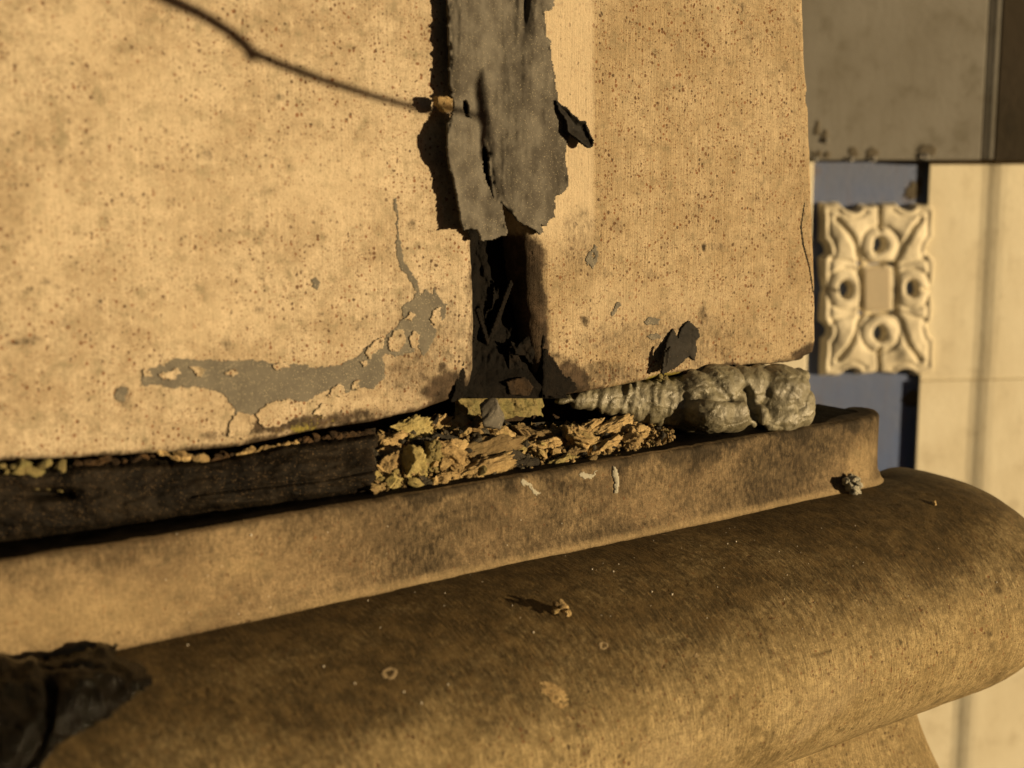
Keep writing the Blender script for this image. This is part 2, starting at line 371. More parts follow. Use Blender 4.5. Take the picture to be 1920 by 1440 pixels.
def nonuni(n, edge, frac=.3, both=False):
    """0..1 with samples crowded towards 1 (and 0 when both)"""
    a = np.linspace(0, 1 - edge, int(n * (1 - frac))); b = np.linspace(1 - edge, 1, int(n * frac) + 1)[1:]
    t_ = np.concatenate([a, b])
    if both:
        t_ = t_[t_ > edge]; t_ = np.concatenate([np.linspace(0, edge, int(n * frac) + 1), t_])
    return t_
def block(name, xl, xr, yb, rl, rr, rb, nx, ny, mat, stains, back=.06, chips=()):
    a = nonuni(nx, .05, .22, both=rl > 0); b = nonuni(ny, .07, .22)
    A, B = np.meshgrid(a, b)
    ytop = -420.
    px = A * 1.0; py = B * 1.0
    x0 = xl(np.full_like(A, 400.)); x1 = xr(np.full_like(A, 400.))
    PX = x0 + (x1 - x0) * A
    for _ in range(3):
        PY = ytop + (yb(PX) - ytop) * B
        X0 = xl(PY); X1 = xr(PY); PX = X0 + (X1 - X0) * A
    PY = PY + 1.5 * vnoise(PX / 13, 0, .5, 2) * sm(.9, 1, B) + 1.2 * vnoise(PX / 4, 0, .7, 4) * sm(.97, 1, B)
    PX = PX + (1.3 * vnoise(PY / 13, 3, .5, 5) + 1.0 * vnoise(PY / 4.5, 6, .7, 4)) * sm(.97, 1, A)
    P0 = bp(PX, PY); u_ = P0 @ U; z_ = P0[..., 2]
    mpp = .00019
    off = wall_disp(u_, z_)
    def rnd(d, r): 
        q = np.clip(1 - d / r, 0, 1); return r * (1 - np.sqrt(np.maximum(0, 1 - q * q)))
    jag = 1 + .35 * fbm(u_ * 150, z_ * 150, 2, 3, 7)
    fall = np.maximum.reduce([rnd((X1 - PX) * mpp, rr * jag), rnd((yb(PX) - PY) * mpp, rb * jag)] + ([rnd((PX - X0) * mpp, rl * jag)] if rl > 0 else []))
    for (cx, cy, rx, ry, dp) in chips:
        q = ((PX - cx) / rx) ** 2 + ((PY - cy) / ry) ** 2 + .5 * fbm(PX / 9, PY / 9, 3.3, 3)
        fall = fall + dp * sm(1.1, .5, q)
    G = bp(PX, PY) + N * (off - fall)[..., None]
    at = stains(PX, PY)
    uvp = np.stack([u_, z_], -1)
    # skirts turn back into the wall
    def ext(G, uv, ats, axis, side):
        sl = [slice(None)] * 2; sl[axis] = slice(-1, None) if side else slice(0, 1); sl = tuple(sl)
        e = G[sl]; eu = uv[sl]
        o1 = e - N * back * .15; o2 = e - N * back
        d1 = np.zeros(2); d1[axis and 0] = 0
        s1 = eu + (np.array([.0, -.009]) if axis == 0 else np.array([.009 if side else -.009, 0])); s2 = eu + (s1 - eu) * 6.6
        seqG = [G, o1, o2] if side else [o2, o1, G]; seqU = [uv, s1, s2] if side else [s2, s1, uv]
        G = np.concatenate(seqG, axis); uv = np.concatenate(seqU, axis)
        ats = {k: np.concatenate(([v_, v_[sl], v_[sl]] if side else [v_[sl], v_[sl], v_]), axis) for k, v_ in ats.items()}
        return G, uv, ats
    G, uvp, at = ext(G, uvp, at, 1, True)
    if rl > 0: G, uvp, at = ext(G, uvp, at, 1, False)
    G, uvp, at = ext(G, uvp, at, 0, True)
    return grid(name, G, mat, ped, uvp, at)

def blobm(PX, PY, cx, cy, rx, ry, a=0., soft=.6, nz=.5, ns=18., s=1):
    c, s_ = cos(a), sin(a); dx = PX - cx; dy = PY - cy
    X = (dx * c + dy * s_) / rx; Y = (-dx * s_ + dy * c) / ry
    q = np.sqrt(X * X + Y * Y) + nz * fbm(PX / ns, PY / ns, s + .1, 4, s)
    return sm(1 + soft, 1 - soft, q)
def st_left(PX, PY):
    yb = yb_left(PX)
    d = .75 * sm(26, -2, yb - PY + 12 * fbm(PX / 30, PY / 30, .2, 4)) * sm(100, 500, PX)
    d = np.maximum(d, .7 * sm(20, -5, yb - PY + 12 * fbm(PX / 30, PY / 30, .2, 4)))
    d = np.maximum(d, .55 * sm(28, 4, 893 - PX + 10 * fbm(PX / 25, PY / 25, .9, 4)) * sm(410, 470, PY))
    d = np.maximum(d, .95 * blobm(PX, PY, 848, 732, 55, 45))
    d = np.maximum(d, .42 * blobm(PX, PY, 770, 690, 60, 70))
    d = np.maximum(d, .7 * blobm(PX, PY, 560, 795, 160, 14, -.13))
    d = np.maximum(d, .5 * blobm(PX, PY, 228, 740, 14, 18)); d = np.maximum(d, .5 * blobm(PX, PY, 40, 640, 34, 8, -.2))
    for k in range(26):
        cx, cy, r = RNG.uniform(-40, 800), RNG.uniform(-20, 650), RNG.uniform(5, 12)
        d = np.maximum(d, RNG.uniform(.28, .45) * blobm(PX, PY, cx, cy, r, r * RNG.uniform(.7, 1.6), s=k, ns=9))
    mo = .34 * blobm(PX, PY, 590, 792, 55, 18, -.1) + .26 * blobm(PX, PY, 520, 812, 60, 10, -.1)
    d = np.maximum(d, .34 * blobm(PX, PY, 800, 650, 110, 130, .3)); d = np.maximum(d, .16 * sm(200, 20, yb - PY)); d = np.maximum(d, .20 * sm(250, -100, PX + 60 * fbm(PX / 90, PY / 90, .5, 3)))
    cl = .55 * blobm(PX, PY, 170, 50, 70, 60, nz=1.) + .45 * blobm(PX, PY, 90, 420, 50, 120, nz=1.) + .5 * blobm(PX, PY, 380, 600, 120, 40, nz=1.) + .5 * blobm(PX, PY, 620, 340, 110, 90, nz=1.) + .3 * blobm(PX, PY, 260, 150, 70, 30, -.5) + .5 * blobm(PX, PY, 690, 752, 30, 8, -.2) + .3 * blobm(PX, PY, 330, 300, 160, 220)
    return dict(dirt_shade=d, moss=mo, clean_lit=np.clip(cl, 0, 1))
yb_left = interp([(-600, 890), (-100, 872), (0, 867), (130, 862), (300, 852), (450, 840), (600, 808), (700, 793), (790, 772), (840, 754), (868, 740), (895, 722)])
xr_left = interp([(-500, 868), (400, 880), (450, 888), (600, 893), (690, 892), (760, 880)])
left_block = block('block', lambda y: np.full_like(y, -700.), xr_left, yb_left, 0, .0030, .0034, 300, 210, M_left, st_left,
                   chips=((857, 735, 20, 14, .0012), (640, 800, 30, 7, .0006)))
left_block['label'] = 'left pale speckled terracotta block above the tar filled joint'

def st_right(PX, PY):
    d = 1.15 * sm(48, 2, PX - xl_right(PY) + 14 * fbm(PX / 20, PY / 40, .7, 4)) * sm(420, 470, PY)
    d = np.maximum(d, 1.1 * blobm(PX, PY, 1045, 725, 75, 46, .3)); d = np.maximum(d, .45 * blobm(PX, PY, 1130, 700, 90, 26, -.1))
    d = np.maximum(d, .55 * sm(20, -2, yb_right(PX) - PY + 10 * fbm(PX / 25, PY / 25, .2, 4)))
    d = np.maximum(d, .9 * blobm(PX, PY, 1372, 690, 26, 12)); d = np.maximum(d, .9 * blobm(PX, PY, 1512, 662, 26, 16, -.5))  # first spot is the mortar's cast shadow, painted onto the block
    d = np.maximum(d, .34 * blobm(PX, PY, 1260, 640, 170, 60)); d = np.maximum(d, .6 * blobm(PX, PY, 1096, 600, 9, 10, ns=6))
    d = np.maximum(d, .75 * blobm(PX, PY, 1320, 462, 4, 9, ns=6)); d = np.maximum(d, .4 * blobm(PX, PY, 1345, 462, 18, 8, ns=8))
    d = np.maximum(d, .3 * blobm(PX, PY, 1090, 450, 40, 80, ns=20)); d = np.maximum(d, .45 * blobm(PX, PY, 1318, 590, 8, 26, ns=6))
    for k in range(30):
        cx, cy, r = RNG.uniform(1120, 1520), RNG.uniform(0, 640), RNG.uniform(5, 14)
        d = np.maximum(d, RNG.uniform(.2, .36) * blobm(PX, PY, cx, cy, r, r * RNG.uniform(.7, 2), s=k, ns=7))
    edge = 1112 + 5 * fbm(PX * 0, PY / 60, .4, 3)
    cl = sm(edge + 6, edge - 6, PX) * sm(520, 400, PY + 40 * fbm(PX / 30, PY / 30, .3, 3)) * .8
    cl = np.maximum(cl, .28 * blobm(PX, PY, 1180, 590, 130, 60, nz=.8))
    mo = .75 * blobm(PX, PY, 1262, 706, 42, 9, -.05) + .35 * blobm(PX, PY, 1170, 722, 70, 8, -.1)
    return dict(dirt_shade=d, moss=mo, clean_lit=cl)
xl_right = interp([(-500, 958), (440, 988), (560, 994), (640, 1000), (700, 1012), (745, 1030)])
xr_right = interp([(-500, 1480), (0, 1507), (120, 1512), (190, 1518), (300, 1522), (450, 1528), (560, 1531), (640, 1531), (700, 1522)])
yb_right = interp([(980, 746), (1050, 745), (1100, 736), (1150, 728), (1250, 707), (1330, 700), (1370, 694), (1480, 680), (1505, 677), (1535, 664)])
right_block = block('block', xl_right, xr_right, yb_right, .0055, .0020, .0030, 250, 210, M_right, st_right,
                    chips=((1372, 696, 14, 8, .0016), (1525, 672, 16, 12, .0018), (1518, 185, 8, 16, .001)))
right_block['label'] = 'right terracotta block with fine vertical drag lines above the fresh mortar'

def sweep(name, prof, u0, uc, r, mat, stains, disp, du=.0016, narc=34, cap=False):
    """profile (out, z) swept along the wall and round the corner at uc; stains/disp get (s, v, out, z)"""
    prof = np.asarray(prof, float); seg = np.r_[0, np.cumsum(np.hypot(*np.diff(prof, axis=0).T))]
    ss = np.linspace(u0, uc, int((uc - u0) / du)); ph = np.linspace(0, pi / 2 * 1.15, narc)[1:]
    rows = []; uvs = []
    nn = np.gradient(prof, axis=0); tn = np.stack([-nn[:, 1], nn[:, 0]], -1); tn /= np.linalg.norm(tn, axis=1)[:, None] + 1e-9
    if tn[len(tn) // 2, 0] < 0: tn = -tn
    Sg, Vg = np.meshgrid(np.r_[ss, uc + ph * .06], seg)
    Og = np.repeat(prof[:, :1], Sg.shape[1], 1); Zg = np.repeat(prof[:, 1:], Sg.shape[1], 1)
    D = disp(Sg, Vg, Og, Zg); Og2 = Og + D * tn[:, :1]; Zg2 = Zg + D * tn[:, 1:]
    k = len(ss); base = N * -.4
    G = np.empty(Sg.shape + (3,))
    G[:, :k] = base + U * Sg[:, :k, None] + N * Og2[:, :k, None] + Z * Zg2[:, :k, None]
    c = base + U * uc + N * (.02 - r)
    for j, p in enumerate(ph):
        G[:, k + j] = c + (N * cos(p) + U * sin(p)) * np.maximum(Og2[:, k + j] - .02 + r, 0)[:, None] + Z * Zg2[:, k + j][:, None]
    uv = np.stack([Sg, -Vg], -1)
    return grid(name, G, mat, ped, uv, stains(Sg, Vg, Og, Zg, G))
def pix(G):
    v = G - C0; d = v @ FW; return 960 + F * v[..., 0] / d, 720 - F * (v @ UPV) / d
# ledge slab: top surface, rounded arris, slightly battered face
pr = [(-.05, 1.3900), (-.02, 1.3901), (0, 1.3901), (.008, 1.3900), (.013, 1.3899), (.0165, 1.3897)]
for a in np.linspace(80, 0, 6): pr.append((.0180 + .0020 * cos(radians(a)) - 0, 1.3876 + .0020 * sin(radians(a))))
for z in np.linspace(1.3862, 1.3625, 24): pr.append((.0200 + .0004 * sm(1.372, 1.362, z) + .0012 * sm(1.3660, 1.3622, z) ** 2, z))
for a in np.linspace(0, 90, 6): pr.append((.0216 + .002 * a / 90, 1.3618 - .0022 * sin(radians(a))))
def st_slab(s, v, o, z, G):
    PX, PY = pix(G)
    top = (o < .0165) & (z > 1.385)
    d = np.where(top, 1., 0.)
    fr = (1.390 - z) / .03
    n_ = fbm(s * 90, z * 90, .5, 4)
    d = np.maximum(d, sm(.45, -.05, fr + .45 * n_) * (.35 + .5 * sm(.19, .27, s)) * (z < 1.3895))
    d = np.maximum(d, .58 * sm(.0, .9, fbm(s * 24, z * 40, 3.5, 4) + .18 + .4 * sm(.17, .24, s)) * sm(.165, .25, s))
    d = np.maximum(d, .45 * sm(.1, .5, fbm(s * 60, z * 60, 8.5, 4)))
    d = np.maximum(d, 1.2 * blobm(PX, PY, 90, 1250, 170, 20, -.10, soft=.5))
    cl = .65 * blobm(PX, PY, 170, 1160, 210, 60, -.15) + .5 * blobm(PX, PY, 460, 1062, 50, 16) + .7 * blobm(PX, PY, 1615, 865, 28, 46) + .9 * sm(.90, 1., fr) * sm(.16, .22, s)  # foot rim and corner stripe are light painted into the pale tone
    cl += .5 * blobm(PX, PY, 1153, 905, 5, 22, 0, nz=.3, ns=8) + .45 * blobm(PX, PY, 1000, 905, 26, 12, .4, nz=.9, ns=6) + .4 * blobm(PX, PY, 1090, 890, 40, 8, -.2, nz=1, ns=6)
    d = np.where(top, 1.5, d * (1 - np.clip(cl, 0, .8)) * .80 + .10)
    return dict(dirt_shade=d, moss=0 * d, clean_lit=np.clip(cl, 0, 1) * .45 * ~top)
def dp_slab(s, v, o, z):
    e = np.exp(-((v - .0685) / .0022) ** 2)
    return .00030 * fbm(s * 45, v * 45, 6.1, 4, 11) + .0006 * e * np.minimum(0, fbm(s * 220, v * 60, 2.1, 3, 12) + .1) + .0012 * fbm(s * 26, v * 20, 9.1, 3) * e
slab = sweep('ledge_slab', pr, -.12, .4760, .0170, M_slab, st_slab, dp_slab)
ta, tb, tz = .070, .0475, 1.3598 - .0475
pt = [(-.05, 1.3598), (-.01, 1.3598)] + [(.02 + ta * sin(a), tz + tb * cos(a)) for a in np.linspace(0.02, pi * .93, 120)] + [(.03, 1.262), (.0, 1.262)]
pt = [(o - .0, z) for o, z in pt]
def st_tor(s, v, o, z, G):
    PX, PY = pix(G)
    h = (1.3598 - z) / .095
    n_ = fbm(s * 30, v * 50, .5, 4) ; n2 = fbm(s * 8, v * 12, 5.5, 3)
    d = .90 * sm(.68, -.16, h + .22 * n_ + .12 * n2)  # upper side darkened: part stain, part painted-in shade
    d = np.maximum(d, .46 * sm(-.05, .5, fbm(s * 60, v * 80, 2.5, 5, g=.65))); d = d * (1 - .35 * sm(.0, .5, fbm(s * 22, v * 40, 12.5, 4)))
    d = np.maximum(d, .5 * sm(.0, .5, fbm(s * 16, v * 22, 7.5, 4)) * sm(.75, .35, h))
    d = np.maximum(d, .6 * blobm(PX, PY, 1872, 1095, 10, 34, -.25)); d = np.maximum(d, .6 * blobm(PX, PY, 1905, 960, 30, 16, .5))
    d = np.maximum(d, .55 * blobm(PX, PY, 940, 1335, 34, 26)); d = np.maximum(d, .8 * blobm(PX, PY, 262, 1400, 7, 16))
    d = np.maximum(d, .8 * blobm(PX, PY, 1688, 1205, 4, 7, ns=4)); d = np.maximum(d, .8 * blobm(PX, PY, 1856, 1190, 3, 9, ns=4)); d = np.maximum(d, .6 * blobm(PX, PY, 1530, 1228, 34, 3, -.2, ns=5, nz=1))
    d = np.maximum(d, 1.3 * blobm(PX, PY, 150, 1300, 190, 70, -.35, soft=.6))
    return dict(dirt_shade=d, moss=0 * d, clean_lit=.18 * sm(.3, .7, fbm(s * 30, v * 30, 1.2, 3) + .4) * sm(.3, .6, h))
def dp_tor(s, v, o, z):
    return 0.0005 * fbm(s * 18, v * 18, 3.1, 3, 21) + .00024 * fbm(s * 160, v * 60, 5.1, 3, 22)
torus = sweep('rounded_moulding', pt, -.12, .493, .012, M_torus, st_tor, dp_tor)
pq = [(.000, 1.2655), (.020, 1.2650), (.030, 1.262)] + [(.030 + .035 * t_ ** 1.5, 1.262 - .07 * t_) for t_ in np.linspace(.05, 1, 16)] + [(.066, 1.15)]
plinth = sweep('plinth', pq, -.12, .493, .012, M_torus, lambda s, v, o, z, G: dict(dirt_shade=.25 + 0 * s, moss=0 * s, clean_lit=0 * s), lambda s, v, o, z: .0004 * fbm(s * 20, v * 20, 3, 3))
# masonry core behind the open joint
cg = []
for z in np.linspace(1.385, 1.43, 24):
    cg.append([U * s + N * (-.4 - .026 + .004 * fbm(s * 90, z * 90, 2, 3)) + Z * z for s in np.linspace(-.1, .425, 240)])
cg = np.array([[np.asarray(q, float) for q in r_] for r_ in cg])
core = grid('joint_backing', cg, M_rust, ped)
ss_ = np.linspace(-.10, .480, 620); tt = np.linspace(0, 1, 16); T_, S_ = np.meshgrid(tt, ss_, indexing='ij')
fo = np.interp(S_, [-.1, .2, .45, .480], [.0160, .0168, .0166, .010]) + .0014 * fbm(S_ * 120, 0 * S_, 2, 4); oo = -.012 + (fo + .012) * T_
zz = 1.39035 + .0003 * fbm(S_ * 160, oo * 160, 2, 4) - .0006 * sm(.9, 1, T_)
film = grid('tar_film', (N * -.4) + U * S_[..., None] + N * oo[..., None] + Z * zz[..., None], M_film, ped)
bv = bvh_of([slab, torus, left_block, right_block])

def on_wall(off=.0003, extra=None):
    def place(X, Y, D):
        P0 = bp(X, Y); o_ = wall_disp(P0 @ U, P0[..., 2]) + off
        if extra is not None: o_ = o_ + extra(X, Y, D)
        Pt = bp(X, Y, o_)
        return Pt, np.broadcast_to(N, Pt.shape), np.ones(X.shape, bool)
    return place
def on_mesh(off=.0003, extra=None, b=None):
    b = b or bv
    def place(X, Y, D):
        Pt = np.zeros(X.shape + (3,)); Nn = Pt.copy(); ok = np.zeros(X.shape, bool)
        for i in np.ndindex(X.shape):
            l, nn = hit(b, X[i], Y[i])
            if l is None: continue
            Pt[i] = l; Nn[i] = nn; ok[i] = True
        e = np.full(X.shape, off)
        if extra is not None: e = e + extra(X, Y, D)
        Pt = Pt + Nn * e[..., None]
        return Pt, Nn, ok
    return place
def at_px(px, py, b=None):
    l, nn = hit(b or bv, px, py); return l, nn

# ------------------------------------------------------------------ vertical joint: tarry filler, slivers and stain
yy = np.linspace(-120, 747, 170); aa = np.linspace(0, 1, 60)
Y, A = np.meshgrid(yy, aa, indexing='ij')
XL = np.interp(Y, [-120, 400, 640, 690, 747], [862, 872, 880, 866, 846]); XR = np.interp(Y, [-120, 400, 640, 700, 747], [1000, 1010, 1012, 1030, 1066])
X = XL + (XR - XL) * A
dep = np.interp(Y, [-120, 420, 600, 690, 725, 747], [-.016, -.015, -.011, -.0050, -.0006, -.0014])
dep = dep + (.0030 * fbm(X / 26, Y / 60, 1.2, 4) + .0016 * fbm(X / 9, Y / 14, 3.2, 4)) * sm(760, 640, Y) + .0009 * fbm(X / 10, Y / 10, 5.2, 4) * sm(640, 720, Y)
ridge = np.exp(-((X - (915 + (640 - Y) * .42)) / 3.5) ** 2) * sm(520, 540, Y) * sm(650, 630, Y) * .003
ridge += np.exp(-((X - (898 + (Y - 570) * .28)) / 3) ** 2) * sm(565, 580, Y) * sm(650, 630, Y) * .0025
G = bp(X, Y, dep + ridge)
filler = empty('joint_filler', tuple(bp(955, 745)), 'dark cracked tarry filler in the vertical joint below the peeling strip', 'joint filler')
grid('tar_surface', G, M_joint, filler)
def fsheet(name, loop, off, mat=M_tar, cell=2., **k):
    return sheet(name, [loop], cell, lambda X, Y, D: (bp(X, Y, off(X, Y, D)), np.broadcast_to(N, X.shape + (3,)), np.ones(X.shape, bool)), mat, filler, **k)
fsheet('rust_patch', [(972, 548), (984, 556), (992, 580), (996, 606), (984, 604), (972, 580)], lambda X, Y, D: -.0085 + .0006 * fbm(X / 6, Y / 6), M_rust, thick=.002)
fsheet('rust_patch', [(952, 716), (985, 706), (1000, 726), (990, 742), (958, 740)], lambda X, Y, D: .0004 + .0006 * fbm(X / 6, Y / 6), M_rust, thick=.002, seed=3)
fsheet('sliver', [(916, 636), (922, 640), (962, 532), (958, 524)], lambda X, Y, D: -.0065 + .0004 * fbm(X / 6, Y / 6), M_joint, rag=1.5, thick=.0012)
fsheet('sliver', [(893, 580), (899, 578), (918, 640), (914, 648)], lambda X, Y, D: -.0032 + .0004 * fbm(X / 6, Y / 6), M_joint, rag=1.5, thick=.0012)
fsheet('loose_flake', [(958, 640), (972, 648), (985, 632), (1004, 628), (1010, 665), (1016, 692), (998, 690), (985, 668), (968, 664)], lambda X, Y, D: -.0030 + .0026 * fbm(X / 14, Y / 14, 2, 4), M_joint, thick=.0008, seed=2)
fsheet('loose_flake', [(956, 652), (968, 650), (978, 680), (985, 706), (972, 716), (955, 690)], lambda X, Y, D: -.0040 + .0026 * fbm(X / 12, Y / 14, 7, 4), M_joint, thick=.0008, seed=4)
sheet('tar_smear', [[(862, 700), (880, 660), (893, 600), (891, 700), (870, 745), (848, 752), (852, 726)]], 2., on_wall(.00012, lambda X, Y, D: -.0030 * sm(868, 893, X) + .0003 * fbm(X / 8, Y / 8)), M_joint, filler, rag=8, rs=10, thick=.0012, seed=5)
sheet('tar_smear', [[(1010, 600), (1024, 655), (1045, 690), (1075, 715), (1080, 734), (1040, 744), (1010, 744), (1000, 690)]], 2., on_wall(.0002, lambda X, Y, D: -.0042 * sm(1022, 998, X) + .0003 * fbm(X / 8, Y / 8)), M_joint, filler, rag=9, rs=10, thick=.0012, seed=6)

# ------------------------------------------------------------------ peeling grey sealant strip
sxl = interp([(-130, 838), (0, 840), (60, 842), (100, 843), (170, 845), (182, 852), (195, 852), (220, 846), (232, 841), (280, 839), (312, 845), (360, 858), (400, 864), (428, 870)])
strip_loop = [(838, -130), (840, 0), (843, 100), (846, 178), (851, 184), (849, 214), (842, 230), (840, 262), (840, 290), (844, 314), (852, 340), (858, 372), (863, 400), (866, 420), (872, 432), (884, 428), (893, 430), (898, 438), (904, 453), (922, 449), (938, 444), (952, 440),
              (948, 414), (944, 396), (940, 380), (952, 392), (962, 400), (972, 412), (984, 422), (1000, 430), (1014, 440), (1020, 434), (1012, 418), (1024, 424), (1030, 410), (1040, 407), (1043, 370), (1058, 360), (1066, 345), (1064, 320), (1060, 300), (1062, 275), (1068, 265), (1066, 250), (1062, 225), (1050, 210),
              (1046, 180), (1042, 165), (1040, 140), (1034, 110), (1032, 76), (1024, 68), (1022, 22), (1034, 18), (1040, 8), (1036, -20), (1026, -60), (1028, -130)]
hole1 = [(866, 190), (874, 186), (880, 196), (878, 214), (884, 220), (874, 218), (868, 206)]
hole2 = [(907, 268), (912, 276), (917, 300), (919, 322), (922, 344), (926, 372), (922, 368), (914, 342), (905, 318), (904, 292)]
def strip_off(X, Y, D):
    a = (X - np.interp(Y, [-130, 300, 450], [838, 840, 870])) / 200.
    o_ = .0012 + .0042 * np.clip(1 - a, 0, 1.1) ** 1.5
    o_ = o_ + .0017 * np.sin(a * 8 + Y / 150. + 1.5 * fbm(X / 200, Y / 200, .6, 2)) * np.clip(1 - abs(a - .5), 0, 1) + .0012 * fbm(X / 60, Y / 150, 1.1, 3)
    o_ = o_ + .0020 * np.exp(-((X - 895 - (Y - 200) * .12) / 16) ** 2) * sm(90, 170, Y) * sm(420, 300, Y) * -1.
    o_ = o_ + .0026 * sm(905, 860, X) * np.exp(-((Y - 262) / 45) ** 2) + .0022 * sm(330, 440, Y) * sm(960, 880, X)
    o_ = o_ - .0016 * np.exp(-((X - 985 + Y * .05) / 5) ** 2) * sm(80, 0, Y) + .0010 * np.exp(-((X - 975 + Y * .05) / 6) ** 2) * sm(110, 0, Y)
    o_ = o_ - .0014 * sm(1000, 1050, X) * 0 + .0012 * sm(6, 0, D) * vnoise(X / 9, Y / 9, .3)
    return o_ + .0007 * (1 - abs(fbm(X / 26, Y / 150, 5.2, 3)) * 2.4) * sm(0, 20, D) + .00022 * fbm(X / 6, Y / 12, 2.2, 3)
strip = empty('sealant_strip', tuple(bp(950, 440, .003)), 'long grey sealant strip peeling off the vertical joint, torn at its lower end', 'sealant')
sheet('strip', [strip_loop, hole1, hole2], 2., on_wall(0, strip_off), M_seal, strip, rag=3.2, rs=11, thick=.0010, seed=1)
# curl of sealant sticking out at the right
def curl_off(X, Y, D):
    t_ = ((X - 1045) * .62 + (Y - 198) * .78) / 98.
    return .0012 + .0030 * t_ + .0014 * sm(12, 0, D)
sheet('curl', [[(1042, 188), (1052, 196), (1064, 202), (1072, 212), (1088, 226), (1098, 228), (1104, 244), (1114, 264), (1112, 274), (1106, 278), (1092, 268), (1078, 256), (1066, 248), (1062, 226), (1048, 206)]], 1.6,
      on_wall(0, curl_off), M_flake, strip, rag=2, rs=9, thick=.0016, seed=8)
o = sheet('yellow_piece', [[(822, 182), (836, 180), (848, 186), (850, 206), (838, 212), (828, 202), (820, 192)]], 1.6, on_wall(.0075, lambda X, Y, D: .0005 * fbm(X / 5, Y / 5)), M_chunk, strip, rag=3, rs=7, thick=.003, seed=4)  # small yellow piece standing off the strip's left edge

# ------------------------------------------------------------------ grey residue where the pale skin flaked off, and small scabs
res = empty('sealant_residue', tuple(bp(500, 760, .0004)), 'flat grey sealant residue sweeping along the left block, dotted with pale flakes', 'residue')
main = [(262, 712), (272, 694), (300, 684), (330, 672), (420, 676), (480, 676), (520, 684), (545, 682), (585, 688), (640, 684), (668, 672), (690, 650), (715, 636), (738, 618), (752, 600), (752, 575), (775, 560), (780, 548), (772, 530), (760, 512), (752, 505), (746, 480), (740, 455), (742, 440), (741, 400), (737, 372), (741, 366), (746, 388), (745, 430), (750, 450),
        (760, 490), (768, 505), (778, 520), (786, 530), (788, 555), (800, 540), (806, 548), (812, 552), (816, 540), (822, 556), (838, 570), (836, 586), (826, 600), (812, 606), (818, 625), (806, 650), (798, 668), (784, 650), (770, 660), (748, 668), (742, 668), (724, 662), (716, 668), (722, 690), (722, 706), (708, 720), (694, 728), (672, 726), (652, 738), (640, 728), (618, 732), (600, 742), (572, 752), (540, 748), (505, 760), (484, 774), (466, 778), (440, 772), (436, 760), (424, 744), (404, 732), (380, 728), (345, 726), (325, 728), (300, 722), (268, 722)]
sheet('residue_sheet', [main], 1.6, on_wall(.00012), M_res, res, rag=7, rs=13, thick=.0005, seed=11)
isl = [[(300, 700), (320, 696), (332, 690), (338, 700), (328, 710), (304, 712)], [(356, 686), (372, 688), (386, 696), (376, 708), (366, 700)], [(420, 698), (440, 690), (448, 698), (436, 706)],
       [(268, 694), (284, 692), (286, 704), (272, 706)], [(512, 684), (540, 680), (548, 686), (530, 693), (514, 690)], [(726, 640), (742, 616), (758, 620), (762, 640), (748, 660), (732, 656)], [(768, 636), (774, 622), (788, 626), (786, 648), (776, 654)],
       [(684, 662), (700, 642), (718, 632), (724, 642), (708, 658), (694, 672)], [(676, 680), (688, 676), (692, 684), (680, 688)], [(614, 744), (632, 720), (646, 728), (644, 744)], [(660, 716), (676, 714), (672, 728), (660, 730)],
       [(806, 600), (812, 584), (826, 576), (828, 600), (816, 612)], [(760, 600), (772, 586), (778, 590), (772, 602)], [(480, 780), (500, 756), (540, 748), (566, 758), (572, 776), (520, 800), (494, 802)], [(586, 776), (600, 760), (622, 756), (628, 770), (606, 782)], [(430, 800), (440, 778), (468, 776), (476, 800), (460, 822), (430, 818)]]
for k, L in enumerate(isl):
    sheet('pale_flake', [L], 1.8, on_wall(.00036, lambda X, Y, D: .00025 * sm(6, 0, D)), M_left, res, rag=6, rs=8, thick=.0009, seed=20 + k)
def scab(loops, label, mat=M_res, off=.00022, thick=.0005, rag=4, cell=1.6, seed=0, extra=None, name='residue_scab', cat='residue', grp=None):
    o = sheet(name, loops, cell, on_wall(off, extra), mat, None, rag=rag, rs=7, thick=thick, seed=seed)
    return tag(o, label, cat, grp)
scab([[(1098, 488), (1104, 472), (1112, 466), (1116, 458), (1122, 472), (1120, 492), (1110, 504), (1104, 494), (1100, 498)], [(1110, 480), (1115, 470), (1116, 480), (1111, 490)]], 'leaf shaped grey scab beside the pale band on the right block', seed=31)
scab([[(1208, 604), (1216, 594), (1238, 598), (1234, 608), (1222, 606), (1212, 610)]], 'tiny grey scab left of the black flake on the right block', seed=32)
scab([[(1146, 588), (1152, 574), (1160, 566), (1166, 572), (1156, 580), (1150, 592)]], 'faint grey scab halfway between vertical joint and black flake', seed=33)
scab([[(1212, 632), (1222, 626), (1238, 628), (1236, 636), (1222, 638)]], 'lowest small grey scab just left of the black flake', seed=34)
scab([[(214, 742), (222, 728), (236, 724), (240, 734), (232, 752), (222, 752)]], 'round grey scab left of the residue sheet on the left block', seed=35)
scab([[(583, 526), (592, 520), (600, 528), (596, 544), (588, 540)]], 'lone small grey fleck in the middle of the speckled left block', seed=36)
fl = empty('black_flake', tuple(bp(1280, 700, .002)), 'curled black two-peaked flake peeling off the right block above the mortar', 'flake')
floop = [(1242, 698), (1244, 668), (1250, 640), (1258, 622), (1262, 614), (1266, 626), (1272, 636), (1274, 622), (1284, 608), (1292, 602), (1298, 608), (1308, 614), (1312, 630), (1304, 640), (1308, 654), (1302, 676), (1292, 668), (1280, 680), (1264, 692), (1250, 700)]
sheet('flake_skin', [floop], 1.8, on_wall(.0006, lambda X, Y, D: .0035 * sm(1290, 1245, X) * sm(610, 690, Y) + .0006 * fbm(X / 12, Y / 12)), M_flake, fl, rag=2.5, rs=9, thick=.0007, seed=40)
